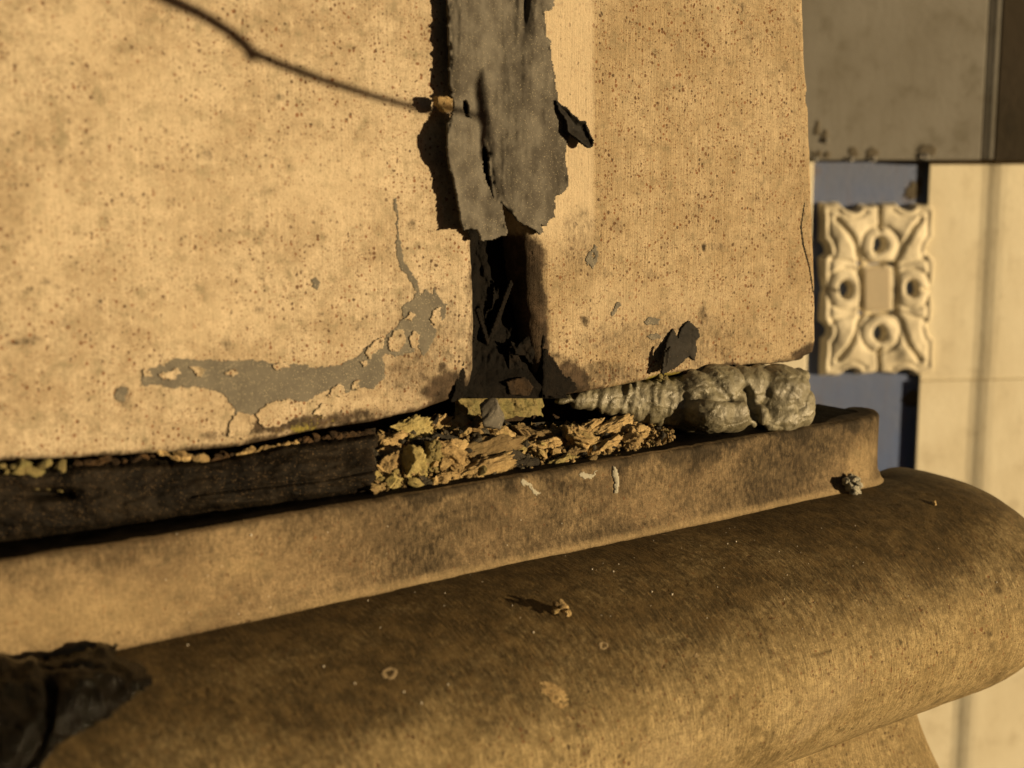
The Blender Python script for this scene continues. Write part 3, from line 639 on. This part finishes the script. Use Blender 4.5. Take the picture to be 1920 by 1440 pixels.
sheet('folded_edge', [[(1241, 700), (1246, 664), (1258, 650), (1254, 676), (1246, 702)]], 1.6, on_wall(.0048, lambda X, Y, D: .001 * sm(1245, 1258, X)), M_flake, fl, rag=2, rs=6, thick=.0010, seed=41)

# ------------------------------------------------------------------ black tar bed at the left of the horizontal joint
tar = empty('tar_bed', tuple(bp(350, 980, .004)), 'thick black tar bed filling the joint under the left block', 'tar')
xx = np.r_[np.linspace(-700, 0, 70)[:-1], np.linspace(0, 712, 300)]; bb_ = np.linspace(0, 1, 60)
B, X = np.meshgrid(bb_, xx, indexing='ij')
yt = np.interp(X, [-700, 0, 100, 140, 370, 430, 530, 640, 700, 712], [905, 880, 874, 868, 868, 858, 834, 820, 812, 811]) - 8
yt = yt + 4 * fbm(X / 50, 0 * X, 8.1, 4)
ybt = np.interp(X, [-700, 0, 100, 250, 330, 400, 450, 560, 700, 712], [1120, 1022, 1008, 985, 970, 960, 956, 945, 925, 922]) + 7 * fbm(X / 45, X * 0, 2, 4)
Y = yt + (ybt - yt) * B
ob_ = np.interp(X, [-700, 0, 300, 712], [.000, .001, .005, .012])
off = -.008 * (1 - sm(0, .16, B)) + ob_ * (.15 + .85 * sm(.05, .95, B)) + .0028 * np.sin(np.clip(B, 0, 1) * pi) - .0035 * sm(.86, 1.0, B)
off += .0028 * fbm(X / 90, Y / 40, 1.3, 4) + .0003 * fbm(X / 12, Y / 9, 1.9, 3)
gy = np.interp(X, [340, 370, 410, 500, 590, 640, 706], [936, 927, 921, 912, 902, 894, 880])
off += (-.0011 * np.exp(-((Y - gy) / 3.2) ** 2) + .0009 * np.exp(-((Y - gy - 8) / 6) ** 2)) * sm(335, 372, X) * sm(712, 690, X)
hole = np.exp(-(((X - 92) / 46) ** 2 + ((Y - 926) / 9) ** 2)); off -= .007 * hole
off -= .016 * sm(698, 711, X + 9 * fbm(Y / 16, 0 * Y, 4.4, 4)) ** 2; Y = Y + 2.5 * fbm(X / 20, 0 * X, 2.2, 3) * (B < .2); off += .0010 * fbm(X / 45, Y / 14, 7.3, 4)
X = X + 8 * fbm(Y / 16, 0 * Y, 6.6, 4) * sm(640, 712, X)
G = bp(X, Y, off)
grid('bed', G, M_tar, tar)
# debris line between block and tar
def crumb_mesh(c, size, mat, parent, name='crumb', seed=0, R=None, sub=2, rough_=.35, base=None, fine=0.):
    bm = bmesh.new(); bmesh.ops.create_icosphere(bm, subdivisions=sub, radius=1)
    V = np.array([v.co[:] for v in bm.verts]); Fs = [[v.index for v in f.verts] for f in bm.faces]; bm.free()
    n_ = fbm(V[:, 0] * 1.1 + seed * 7.3, V[:, 1] * 1.1, V[:, 2] * 1.1, 3, seed)
    n2 = fbm(V[:, 0] * 3 + seed * 3.1, V[:, 1] * 3, V[:, 2] * 3, 3, seed + 3)
    # facet the lump with a few random cuts
    rr = np.random.default_rng(seed + 1000); K = rr.normal(size=(7, 3)); K /= np.linalg.norm(K, axis=1)[:, None]
    cut = rr.uniform(.45, .8, 7); q = V.copy()
    for k_, c_ in zip(K, cut):
        e = np.maximum(0, q @ k_ - c_); q = q - e[:, None] * k_
    V = q * (1 + rough_ * n_ + rough_ * .55 * n2)[:, None]
    if fine:
        V = V * (1 + fine * fbm(V[:, 0] * 5 + seed, V[:, 1] * 5, V[:, 2] * 13, 4, seed + 8, .65) + fine * .8 * abs(fbm(V[:, 0] * 9, V[:, 1] * 9 + seed, V[:, 2] * 9, 3, seed + 18)))[:, None]
    V = V * np.asarray(size)
    R = FR if R is None else R
    V = V @ R.T + c
    return make(name, V, Fs, mat, parent, smooth=False if sub < 3 else True, base=base)
k = 0
for (x0, x1, y0, y1, nn_, mt) in ((300, 392, 850, 864, 14, M_chunk), (452, 562, 850, 832, 18, M_chunk), (0, 130, 872, 912, 12, M_moss), (0, 140, 870, 905, 16, M_chunk_d), (560, 700, 826, 808, 16, M_rust), (392, 450, 862, 850, 6, M_rust), (130, 300, 866, 858, 10, M_rust)):
    for i in range(nn_):
        t_ = (i + random.random()) / nn_; k += 1
        yv = y0 + (y1 - y0) * t_ + random.uniform(-5, 5) if y1 != 912 and y1 != 905 else random.uniform(y0, y1)
        r_ = random.uniform(.0006, .0017) * (1.6 if mt is M_moss else 1)
        crumb_mesh(bp(x0 + (x1 - x0) * t_, yv, -.002 + (.002 if mt is M_moss else 0)), (r_ * 1.8, r_, r_), mt, tar, 'debris_crumb', k, rot_uz(random.uniform(-.6, .6)))

# ------------------------------------------------------------------ crumbled old mortar on the ledge
old = empty('crumbled_mortar', tuple(bp(960, 885, .008)), 'heap of broken yellowish brown old mortar crumbs spilling from the joint onto the ledge', 'old mortar')
ybase = interp([(700, 922), (760, 918), (850, 908), (940, 893), (1010, 885), (1060, 876), (1130, 862), (1200, 843), (1262, 826)])
ytopc = interp([(700, 818), (740, 800), (790, 782), (850, 775), (905, 765), (960, 800), (1020, 795), (1090, 792), (1180, 784), (1262, 792)])
def pile_off(x, y):
    t_ = np.clip((y - ytopc(x)) / (ybase(x) - ytopc(x)), 0, 1); return -.010 + .0235 * t_ ** .8
big = [(770, 805, 60, 36, 0, 'g'), (748, 827, 50, 20, .2, 'n'), (727, 852, 38, 27, 0, 'n'), (773, 881, 48, 42, 0, 'g'), (727, 880, 24, 42, .3, 'n'), (822, 908, 30, 16, 0, 'n'), (846, 853, 48, 36, .4, 'n'), (905, 881, 118, 26, -.08, 'n'),
       (913, 846, 84, 28, -.1, 'n'), (1022, 818, 66, 30, .05, 'n'), (1030, 836, 58, 22, .05, 'n'), (1090, 832, 62, 56, 0, 'n'), (1056, 868, 52, 22, -.15, 'g'), (1150, 806, 90, 26, -.25, 'n'), (1130, 842, 62, 28, -.2, 'n'), (812, 866, 34, 44, .3, 'g'),
       (866, 798, 24, 24, 0, 'n'), (905, 800, 28, 22, .3, 'n'), (870, 817, 22, 20, 0, 'n'), (820, 792, 40, 18, -.3, 'n'), (795, 838, 34, 22, .5, 'd'), (940, 822, 40, 30, .6, 'n'), (960, 858, 52, 30, .5, 'd'), (990, 872, 44, 20, .2, 'd'), (835, 826, 46, 22, .4, 'd'),
       (1180, 832, 34, 30, .2, 'n'), (1104, 806, 44, 20, -.5, 'n'), (1075, 850, 30, 26, 0, 'n'), (1200, 818, 34, 26, 0, 'n'), (985, 812, 40, 22, .6, 'n'), (850, 876, 36, 22, .2, 'n'), (800, 905, 26, 16, 0, 'd'), (750, 905, 22, 14, 0, 'g'), (848, 893, 60, 16, -.1, 'n'), (703, 838, 24, 26, .4, 'n'), (700, 868, 22, 30, 0, 'd'), (706, 897, 26, 22, .2, 'g'), (698, 822, 20, 18, .8, 'd'), (702, 914, 28, 12, 0, 'n')]
mats = {'g': M_chunk_g, 'n': M_chunk, 'd': M_chunk_d}
k = 100
for x, y, w, h, a, m_ in big:
    k += 1; o_ = float(pile_off(x, y)); mp = .000195
    crumb_mesh(bp(x, y, o_), (w * mp * .80, min(w, h) * mp * .66, h * mp * .78), mats[m_], old, 'chunk', k, rot_uz(-a), sub=5, rough_=.48, fine=.17)
for i in range(262):
    x = random.uniform(706, 1258); t_ = random.random(); k += 1
    y = float(ytopc(x) + 6 + (ybase(x) - ytopc(x) - 10) * t_)
    if 930 < x < 1160 and y < 800: y += 18
    w = random.uniform(6, 22) * (1 if x < 1120 else .75); h = w * random.uniform(.4, .9)
    m_ = random.choices('gnd', (.12, .66, .22) if x > 1000 else (.22, .5, .28))[0]
    crumb_mesh(bp(x, y, float(pile_off(x, y)) + random.uniform(-.003, .0025)), (w * .00014, h * .00014, h * .00014), mats[m_], old, 'chunk', k, rot_uz(random.uniform(-1.2, 1.2)), sub=2, rough_=.5)
# finer grit filling the gaps: one joined part
V = []; Fs = []; n0 = 0
ico = bmesh.new(); bmesh.ops.create_icosphere(ico, subdivisions=1, radius=1); iv = np.array([v.co[:] for v in ico.verts]); if_ = np.array([[v.index for v in f.verts] for f in ico.faces]); ico.free()
for i in range(2600):
    x = random.uniform(700, 1262); y = float(ytopc(x) + (ybase(x) - ytopc(x)) * random.random() ** .85)
    r_ = random.uniform(.00025, .0009); c = bp(x, y, float(pile_off(x, y)) + random.uniform(-.004, .0012))
    q = iv * (1 + .35 * RNG.normal(size=(len(iv), 1))) * np.array([random.uniform(.8, 2), 1, random.uniform(.6, 1.2)]) * r_
    V.append(q @ rot_uz(random.uniform(-1.5, 1.5)).T + c); Fs.append(if_ + n0); n0 += len(iv)
make('grit', np.concatenate(V), np.concatenate(Fs), M_chunk, old, smooth=False, kind='stuff')
# dark bed under the crumbs
Bq, Xq = np.meshgrid(np.linspace(0, 1, 40), np.linspace(700, 1275, 200), indexing='ij')
Yq = ytopc(Xq) - 4 + (ybase(Xq) + 2 - ytopc(Xq)) * Bq
G = bp(Xq, Yq, pile_off(Xq, Yq) - .0055 + .0022 * fbm(Xq / 18, Yq / 12, 3, 4) - .004 * sm(1230, 1275, Xq))
grid('tarred_underlay', G, M_chunk_d, old)
# grey spike
o_ = crumb_mesh(bp(918, 782, .006), (.0062, .0030, .0062), M_seal, old, 'grey_spike', 77, rot_uz(.15), sub=4, rough_=.25)
for v_ in o_.data.vertices:
    pass
# moss-covered bed behind
Bq, Xq = np.meshgrid(np.linspace(0, 1, 26), np.linspace(853, 1018, 110), indexing='ij')
Xq = 853 + (Xq - 853) * (1 + .05 * fbm(Bq * 3, 0 * Bq, 1, 3)) ; Yq = 741 + Bq * (44 + 12 * fbm(Xq / 16, 0 * Xq, 3, 4)) 
offm = .0010 * fbm(Xq / 12, Yq / 6, 8, 4) - .0052 - .0022 * (1 - np.sin(np.clip(Bq * 1.25, 0, 1) * pi / 2)) + .0008 * fbm(Xq / 14, Yq / 9, 2, 4) - .007 * sm(1005, 1020, Xq + 8 * fbm(Yq / 9, 0 * Yq, 2, 3))
G = bp(Xq, Yq, offm)
mb = grid('mossy_bed', G, M_moss, None); tag(mb, 'flat yellow-green mossy bed peeping from the joint behind the grey spike', 'moss')

# ------------------------------------------------------------------ fresh grey mortar
def E(px, py, off, rx, ry, rz, a=0.): return (bp(px, py, off), np.array([rx, ry, rz]), rot_uz(-a))
ells = []
for i, t_ in enumerate(np.linspace(0, 1, 10)):       # tapering roll tucked under the block
    ells.append(E(1075 + 215 * t_, 746 + 9 * t_, -.009 + .008 * t_, .009, .004 + .006 * t_, .0020 + .0098 * t_ ** .8, -.1))
ells += [E(1300, 750, .001, .012, .011, .0122), E(1345, 728, .002, .014, .011, .0100), E(1395, 728, .004, .012, .010, .0098), E(1330, 772, .009, .0110, .010, .0085),
         E(1368, 775, .010, .0110, .009, .0078), E(1392, 768, .008, .007, .008, .0060), E(1425, 722, .004, .012, .010, .0090), E(1458, 738, .008, .0150, .012, .0122), E(1478, 762, .009, .0110, .012, .0108), E(1458, 780, .011, .0125, .010, .0078),
         E(1478, 706, .002, .010, .008, .0040), E(1446, 706, .004, .008, .008, .0050), E(1486, 776, .010, .0078, .009, .0080), E(1426, 778, .0150, .0042, .0040, .0042), E(1420, 790, .015, .0036, .0035, .0030), E(1440, 792, .013, .007, .006, .004)]
def mdisp(V):
    px, py = pix(V)
    folds = (np.sin(px / 3.0 + .06 * (py - 740) + 5.5 * fbm(px / 45, py / 60, .4, 2)) * .00020 + np.sin(px / 7.5 + 4 * fbm(px / 60, py / 60, 5.4, 2)) * .00045) * np.clip(.9 + 1.8 * fbm(px / 22, py / 22, 2.4, 3), .1, 1.7) * sm(1300, 1240, px)
    folds += np.sin((px * .8 - py * .5) / 5.2 + 3 * fbm(px / 40, py / 40, .4, 3)) * .00030 * sm(1260, 1320, px) * sm(762, 735, py)
    g = 900.
    return folds + .0011 * fbm(V[:, 0] * 110, V[:, 1] * 130, V[:, 2] * 130, 4, 31) + .00022 * fbm(V[:, 0] * 500, V[:, 1] * 500, V[:, 2] * 500, 3, 33) - .0003 * sm(.12, 0, abs(fbm(V[:, 0] * 90, V[:, 1] * 90, V[:, 2] * 90, 3, 37))) \
        - .0018 * np.exp(-((py - 742 - (px - 1330) * .12) / 5.) ** 2) * sm(1300, 1320, px) * sm(1400, 1370, px) - .003 * np.exp(-((px - 1408 - (py - 750) * .3) / 7.) ** 2) * sm(715, 735, py)
fm = blob('fresh_mortar', ells, .00045, M_mortar, mdisp, base=bp(1400, 800, .01))
tag(fm, 'wet grey fresh mortar roll squeezed into the joint, ending in fat lumps', 'mortar')

# small crumbs and moss tufts lying about
def lump(px, py, r, mat, name, label, cat, n_=6, seed=0, rag_=.5, up=.8, gs=1.):
    l, nn = at_px(px, py); rt = empty(name, tuple(l), label, cat)
    for i in range(n_):
        d = np.clip(RNG.normal(size=3), -1.1, 1.1) * r * .55; d = d - nn * min(0, d @ nn) * 1.
        crumb_mesh(l + nn * r * up * .5 + d, (gs * r * RNG.uniform(.45, .8), gs * r * RNG.uniform(.45, .7), gs * r * RNG.uniform(.4, .7)), mat, rt, 'grain', seed + i, rot_uz(RNG.uniform(-1, 1)), sub=3 if r > .003 else 2, rough_=rag_)
    return rt
lump(1588, 916, .0048, M_dry, 'mortar_crumb', 'rough pale grey mortar crumb on the moulding at the foot of the ledge slab', 'crumb', 26, 300, up=1.2, gs=.62)
lump(1048, 1150, .0034, M_chunk, 'mortar_crumb', 'yellowish brown crumb lying alone on the dark upper side of the moulding', 'crumb', 16, 320, up=1.2, gs=.6)
lump(1240, 704, .0022, M_moss, 'moss_tuft', 'small yellow-green moss tuft under the black flake', 'moss', 9, 340)
lump(1285, 698, .0020, M_rust, 'lichen_crust', 'orange brown crust between the moss tuft and the fresh mortar', 'lichen', 8, 360)
lump(1752, 945, .0016, M_chunk, 'mortar_crumb', 'tiny yellow chip near the right end of the moulding top', 'crumb', 2, 380)
bt = bvh_of([torus, slab])
pl = sheet('scraped_patch', [[(1012, 1276), (1028, 1278), (1050, 1290), (1066, 1306), (1062, 1322), (1048, 1330), (1030, 1312), (1014, 1296)]], 2.2, on_mesh(.00012, lambda X, Y, D: .0003 * vnoise(X / 3, Y / 3), bt), M_chunk, None, rag=6, rs=9, thick=.0005, seed=50)
tag(pl, 'pale rough spatter patch on the lower middle of the moulding', 'spatter')
sc2 = sheet('mortar_streak', [[(1148, 872), (1156, 880), (1160, 900), (1158, 924), (1150, 926), (1151, 905), (1147, 890)]], 1.6, on_mesh(.0003, lambda X, Y, D: .0005 * sm(0, 3, D), bt), M_dry, None, rag=2, rs=7, thick=.0006, seed=51)
tag(sc2, 'short vertical dried mortar dribble on the ledge slab below the crumbs', 'dribble')
for i, (L_, nm) in enumerate((([(978, 898), (996, 908), (1012, 924), (1006, 928), (990, 914), (978, 906)], 'dried smear'), ([(1082, 888), (1096, 884), (1110, 890), (1120, 880), (1112, 896), (1096, 898)], 'dried smear'))):
    q = sheet('mortar_smear', [L_], 1.5, on_mesh(.00015, None, bt), M_dry, None, rag=6, rs=5, thick=.0003, seed=52 + i)
    if q: tag(q, ('lower left of two whitish dried smears on the slab edge', 'whitish dried smear on the slab directly left of the vertical dribble')[i], 'smear')
# white specks
specks = [(607, 1250), (665, 1282), (757, 1298), (790, 1319), (840, 1284), (1000, 1186), (1110, 1068), (1150, 1072), (1380, 1016), (1364, 1020), (1260, 1115), (1222, 1110), (352, 1210), (1868, 1092), (470, 1003)]
l0, _ = at_px(900, 1200, bt)
V = []; Fs = []; n0 = 0
for i, (x, y) in enumerate(specks + [(RNG.uniform(300, 1800), RNG.uniform(960, 1180)) for _ in range(70)]):
    l, nn = at_px(x, y, bt)
    if l is None: continue
    r_ = RNG.uniform(.0002, .0004) if i < 15 else RNG.uniform(.00010, .00022)
    q = iv * r_ * (np.array([1, 1, 2.6]) if i == 3 else np.array([1, 1, 1.2]))
    V.append(q + l + nn * r_ * .5); Fs.append(if_ + n0); n0 += len(iv)
sp = make('white_grit', np.concatenate(V), np.concatenate(Fs), M_white, None, smooth=False, base=l0)
tag(sp, 'sprinkling of tiny white grit over the slab and rounded moulding', 'grit', kind='stuff')
for i, (x, y, r_) in enumerate(((730, 1262, 14), (1131, 1210, 8), (1306, 1229, 4))):
    th = np.linspace(0, 2 * pi, 18, endpoint=False)
    q = sheet('mineral_ring', [[(x + r_ * 1.1 * cos(a), y + r_ * .8 * sin(a)) for a in th], [(x + r_ * .55 * cos(a), y + r_ * .4 * sin(a)) for a in th]], 1.6, on_mesh(.0001, None, bt), M_ring, None, rag=4, rs=4, thick=.0001, seed=60 + i)
    if q: tag(q, ('faint pale ring on the left middle of the moulding', 'small pale ring below and right of the lone brown crumb', 'tiniest pale ring near the centre of the moulding')[i], 'ring')

# ------------------------------------------------------------------ glossy tar lump at the lower left
def tl_off(X, Y, D):
    lf = .0052 * sm(0, 55, D) * sm(300, 120, X)
    o_ = .0004 + lf + .0012 * sm(0, 16, D) + (.0040 * fbm(X / 55, Y / 45, 4.4, 4) + .0010 * fbm(X / 14, Y / 12, 2.4, 3)) * sm(0, 30, D)
    o_ = o_ - .0050 * np.exp(-((X - 95 + ((Y - 1330) / 60.) ** 2 * 14) / 9.) ** 2) * sm(1300, 1325, Y)
    o_ = o_ + .0030 * sm(1258, 1240, Y) * sm(230, 180, X) * sm(0, 8, D) - .0030 * np.exp(-((Y - 1282 + (X - 100) * .03) / 6) ** 2) * sm(60, 90, X) * sm(220, 160, X)
    return np.maximum(o_, .0002)
tl = sheet('tar_lump', [[(-420, 1262), (-200, 1240), (0, 1240), (30, 1248), (50, 1238), (120, 1238), (170, 1232), (200, 1216), (218, 1212), (214, 1232), (260, 1246), (272, 1256), (286, 1272), (276, 1286), (252, 1298), (240, 1318), (214, 1336), (180, 1358), (140, 1378), (100, 1402), (72, 1440), (40, 1500), (-420, 1560)]],
           3.6, on_mesh(0., tl_off, bt), M_gloss, None, rag=9, rs=26, thick=.0012, seed=70)
tag(tl, 'glossy black tar lump smeared over the left end of the rounded moulding', 'tar')

# ------------------------------------------------------------------ background masonry at the right
def plate(name, pts_px, off_f, off_b, mat, parent=None, **k):
    """polygon prism parallel to the far wall"""
    n_ = len(pts_px); xs = np.array([p[0] for p in pts_px], float); ys = np.array([p[1] for p in pts_px], float)
    Fr = bb(xs, ys, off_f); Bk = Fr + NB * (off_b - off_f)
    V = np.concatenate([Fr, Bk]); Fs = [list(range(n_))[::-1], [i + n_ for i in range(n_)]] + [[i, (i + 1) % n_, (i + 1) % n_ + n_, i + n_] for i in range(n_)]
    o = make(name, V, Fs, mat, parent, smooth=False, **k)
    md = o.modifiers.new('bevel', 'BEVEL'); md.width = .0016; md.segments = 2; md.limit_method = 'ANGLE'
    return o
def prism(name, plan, y0, y1, mat, parent, base_off=0.):
    """vertical prism: plan = list of (px, off) seen at height y0..y1"""
    zt = bb(1700, y0, 0)[2]; zb = bb(1700, y1, 0)[2]
    P = [bb(x, 500, o_) for x, o_ in plan]; n_ = len(P)
    V = [(p[0], p[1], zt) for p in P] + [(p[0], p[1], zb) for p in P]
    Fs = [list(range(n_))[::-1], [i + n_ for i in range(n_)]] + [[i, (i + 1) % n_, (i + 1) % n_ + n_, i + n_] for i in range(n_)]
    o = make(name, np.array(V), Fs, mat, parent, smooth=False)
    md = o.modifiers.new('bevel', 'BEVEL'); md.width = .0010; md.segments = 3; md.limit_method = 'ANGLE'
    return o
pier = empty('far_pier', tuple(bb(1800, 1500, 0)), 'cream stone pier in the right background, with an upright recessed corner strip', 'pier')
planA = [(1734, 0), (1832, 0), (1844, .0006), (1856, .0018), (1868, .0027), (1880, .0030), (3600, .0030), (3600, -.10), (1734, -.10)]
prism('stone', planA, 299, 715, M_cream, pier)
prism('stone', [(x + (2 if i < 1 else 0) - 2, o_ + (.0015 if o_ > -.05 else 0)) for i, (x, o_) in enumerate(planA)], 715.1, 2300, M_cream, pier)
lint = empty('grey_lintel', tuple(bb(1640, 302, .03)), 'big smooth grey stone hanging over the blue panel and carved square', 'stone')
prism('lintel_face', [(1050, .030), (1828, .030), (1828, -.08), (1050, -.08)], -900, 300, M_grey, lint)
prism('corner_bead', [(1828.5, .0300), (1835, .0306), (1845, .0318), (1852, .0320), (1852, -.05), (1828.5, -.05)], -900, 299, M_grey, lint)
prism('return_face', [(1852.5, .0322), (2060, .056), (3600, .056), (3600, -.05), (1852.5, -.05)], -900, 302, M_grey_shade, lint)
bluew = plate('blue_panel', [(1400, 260), (1760, 260), (1760, 2300), (1400, 2300)], -.0042, -.05, M_blue)
tag(bluew, 'scuffed dull blue panel set back behind the carved square', 'panel')
lp = prism('left_pier', [(900, .0), (1519, .0), (1519, -.10), (900, -.10)], 298, 2300, M_cream, None)
tag(lp, 'cream stone pier glimpsed through the gap between mortar and right block', 'pier')
M_stain = painted('brown_stain', (.10, .085, .06), (.075, .06, .04), (.05, .04, .03), .5)
def farsheet(name, L_, off, mat, parent, seed, rag=5):
    return sheet(name, [L_], 3., lambda X, Y, D: (bb(X, Y, off), np.broadcast_to(NB, X.shape + (3,)), np.ones(X.shape, bool)), mat, parent, rag=rag, rs=14, thick=.0003, seed=seed)
for i, (x, y, rx, ry) in enumerate(((1547, 256, 9, 12), (1533, 240, 7, 14), (1600, 286, 10, 10), (1636, 286, 12, 10), (1738, 282, 20, 11), (1530, 288, 12, 6), (1552, 290, 8, 6))):
    th = np.linspace(0, 2 * pi, 16, endpoint=False)
    farsheet('wet_spot', [(x + rx * cos(a), y + ry * sin(a)) for a in th], .0302, M_stain, lint, 200 + i)
bl_ = farsheet('scuff', [(1690, 366), (1704, 352), (1716, 340), (1728, 330), (1732, 350), (1726, 372), (1708, 378)], -.0040, M_stain, None, 220, 9); bl_['label'] = 'brown scuff on the blue panel above the carved square'; bl_['category'] = 'scuff'
bl_ = farsheet('scuff', [(1690, 750), (1706, 738), (1722, 726), (1730, 740), (1720, 762), (1700, 764)], -.0040, M_stain, None, 221, 9); bl_['label'] = 'brown scuff on the blue panel below the carved square'; bl_['category'] = 'scuff'
# carved square
cx, cy = 1645., 542.; step = 1.25
X, Y = np.meshgrid(np.arange(cx - 124, cx + 125, step), np.arange(cy - 176, cy + 178, step))
wx = X - cx + 7 * fbm(X / 45, Y / 45, .3, 3); wy = Y - cy + 7 * fbm(X / 50, Y / 50, 7.3, 3); ax = abs(wx); ay = abs(wy)
d = np.minimum(108 - ax, 164 - ay)
d = np.minimum(d, np.hypot(ax - 50, (ay - 168) * 1.) - 15)
d = np.minimum(d, np.hypot(ax - 112, ay - 76) - 15)
d = np.minimum(d, np.hypot(ax * 1.3, ay - 172) - 9)
h = sm(0, 9, d) * 1.0
def line(pts, w, depth):
    D = np.full(X.shape, 1e9)
    for (x1, y1), (x2, y2) in zip(pts[:-1], pts[1:]):
        ab = np.array([x2 - x1, y2 - y1]); t_ = np.clip(((ax - x1) * ab[0] + (ay - y1) * ab[1]) / (ab @ ab), 0, 1)
        D = np.minimum(D, np.hypot(ax - x1 - t_ * ab[0], ay - y1 - t_ * ab[1]))
    return depth * np.exp(-(D / w) ** 2)
h -= .13 * np.exp(-((d - 17) / 3.6) ** 2) * (ax > 20) * (ay > 26)
h -= line([(30, 46), (40, 62), (46, 84), (60, 112), (76, 132)], 5.0, .38)           # leaf vein
h -= line([(34, 44), (60, 50), (88, 58), (92, 72)], 4, .18)
h += .38 * np.exp(-((ax - 60) / 30) ** 2 - ((ay - 104) / 34) ** 2)
h += .16 * np.exp(-((ax - 84) / 18) ** 2 - ((ay - 40) / 18) ** 2)
h -= .5 * np.exp(-(ax / 3.2) ** 2) * sm(104, 112, ay)                                  # middle grooves
h -= .35 * np.exp(-(ay / 3.0) ** 2) * sm(76, 84, ax)
for (ex, ey) in ((0, 82), (62, 2)):
    r = np.hypot(ax - ex, (ay - ey)); r2 = np.hypot((ax - ex) / 1.0, (ay - ey) / 1.25)
    h += .13 * np.exp(-((r - 21) / 8) ** 2); h -= .17 * np.exp(-((r - 36) / 3.4) ** 2) * (1 - sm(0, 12, (ay - ey - 8) if ex == 0 else (ax - ex - 8)) * .0)
    h -= 1.5 * sm(14, 7, r2)
rr_ = np.maximum(ax - 29, ay - 42)
h -= .75 * np.exp(-((rr_ - 3) / 4.5) ** 2); h = np.where(rr_ < -1, .80, h)
h += .09 * fbm(X / 22, Y / 22, 3, 4)
mask = d > -2
off = -.0055 + .0085 * h
G = bb(X, Y, 0) + NB * off[..., None]
idx = np.arange(X.size).reshape(X.shape); q = np.stack([idx[:-1, :-1], idx[1:, :-1], idx[1:, 1:], idx[:-1, 1:]], -1)[mask[:-1, :-1] & mask[1:, 1:]]
used = np.unique(q); rm = -np.ones(X.size, int); rm[used] = np.arange(len(used))
ros = empty('carved_square', tuple(bb(cx, cy + 165, -.02)), 'cream carved stone square with four looped leaves in front of the blue panel', 'carving')
make('leaf_relief', G.reshape(-1, 3)[used], rm[q], M_ros, ros)
bx = [(cx - 26, cy - 39), (cx + 26, cy - 40), (cx + 27, cy + 39), (cx - 25, cy + 40)]
o = plate('centre_boss', bx, .0030, -.006, M_boss, ros)
# water drops hanging from the lintel edge
for i, (x, y, r_) in enumerate(((1529, 302, .0016), (1549, 265, .0014), (1596, 301, .0017), (1638, 301, .0018), (1736, 296, .0020), (1729, 294, .0012))):
    c = bb(x, y - 1, .0312)
    bm = bmesh.new(); bmesh.ops.create_uvsphere(bm, u_segments=14, v_segments=10, radius=1)
    V = np.array([v.co[:] for v in bm.verts]); V[:, 2] *= np.where(V[:, 2] > 0, 1.5, 1.); Fs = [[v.index for v in f.verts] for f in bm.faces]; bm.free()
    o = make('water_drop', V * r_ + c, Fs, M_water, None)
    tag(o, ('water drop on the lower edge of the grey stone, hard against the terracotta block', 'water drop on the grey stone face a little above its edge', 'water drop on the grey stone above the carving, left of a pair', 'water drop on the grey stone above the carving, right of a pair', 'largest water drop where grey stone meets the cream pier', 'smallest water drop just left of the largest one')[i], 'water drop', 'water drops under the grey stone')

# ------------------------------------------------------------------ twig whose shadow crosses the left block (stands outside the picture, towards the light)
tw = [(-420, -420), (-160, -230), (180, -70), (320, 0), (380, 28), (425, 56), (455, 80), (470, 97), (520, 118), (600, 148), (700, 180), (780, 202), (850, 214), (905, 220)]
wd = [.0026, .0024, .0021, .0020, .0018, .0017, .0019, .0015, .0014, .0013, .0012, .0011, .0010, .0009]
P = [bp(x, y) + S * .34 for x, y in tw]
def tube(pts, rad, name, mat, parent=None, base=None, seg=8):
    pts = [np.asarray(p) for p in pts]; V = []; Fs = []
    for i, p in enumerate(pts):
        tg = pts[min(i + 1, len(pts) - 1)] - pts[max(i - 1, 0)]; tg /= np.linalg.norm(tg)
        a = np.cross(tg, Z); a /= np.linalg.norm(a); b = np.cross(tg, a)
        for k_ in range(seg):
            th = 2 * pi * k_ / seg; V.append(p + (a * cos(th) + b * sin(th)) * rad[i])
    for i in range(len(pts) - 1):
        for k_ in range(seg): Fs.append([i * seg + k_, i * seg + (k_ + 1) % seg, (i + 1) * seg + (k_ + 1) % seg, (i + 1) * seg + k_])
    Fs.append(list(range(seg))[::-1]); Fs.append([(len(pts) - 1) * seg + k_ for k_ in range(seg)])
    return make(name, np.array(V), Fs, mat, parent, base=base)
twig = empty('twig', tuple(P[0]), 'thin knobbly twig that throws the long dark line across the left block', 'twig')
tube(P, wd, 'stem', M_bark, twig)
kb = bp(466, 100) + S * .34
crumb_mesh(kb, (.0022, .0022, .0034), M_bark, twig, 'bud', 5, sub=3, rough_=.2)
L_ = [(874, 128), (884, 136), (896, 170), (906, 215), (914, 262), (918, 296), (908, 300), (896, 270), (886, 222), (878, 176)]
sheet('leaf', [L_], 3., lambda X, Y, D: (bp(X, Y) + S * .34, np.broadcast_to(S, X.shape + (3,)), np.ones(X.shape, bool)), M_bark, twig, rag=4, rs=20, thick=.0006, seed=90)  # unseen leaf, added to throw the soft dark patch on the strip
o = sheet('hairline_crack', [[(1508, 380), (1510, 380), (1503, 425), (1508, 460), (1519, 500), (1526, 548), (1524, 548), (1516, 500), (1505, 462), (1500, 426)]], 1.3, on_wall(.00004), M_tar, ped, rag=.8, rs=7, thick=.0001, seed=91)
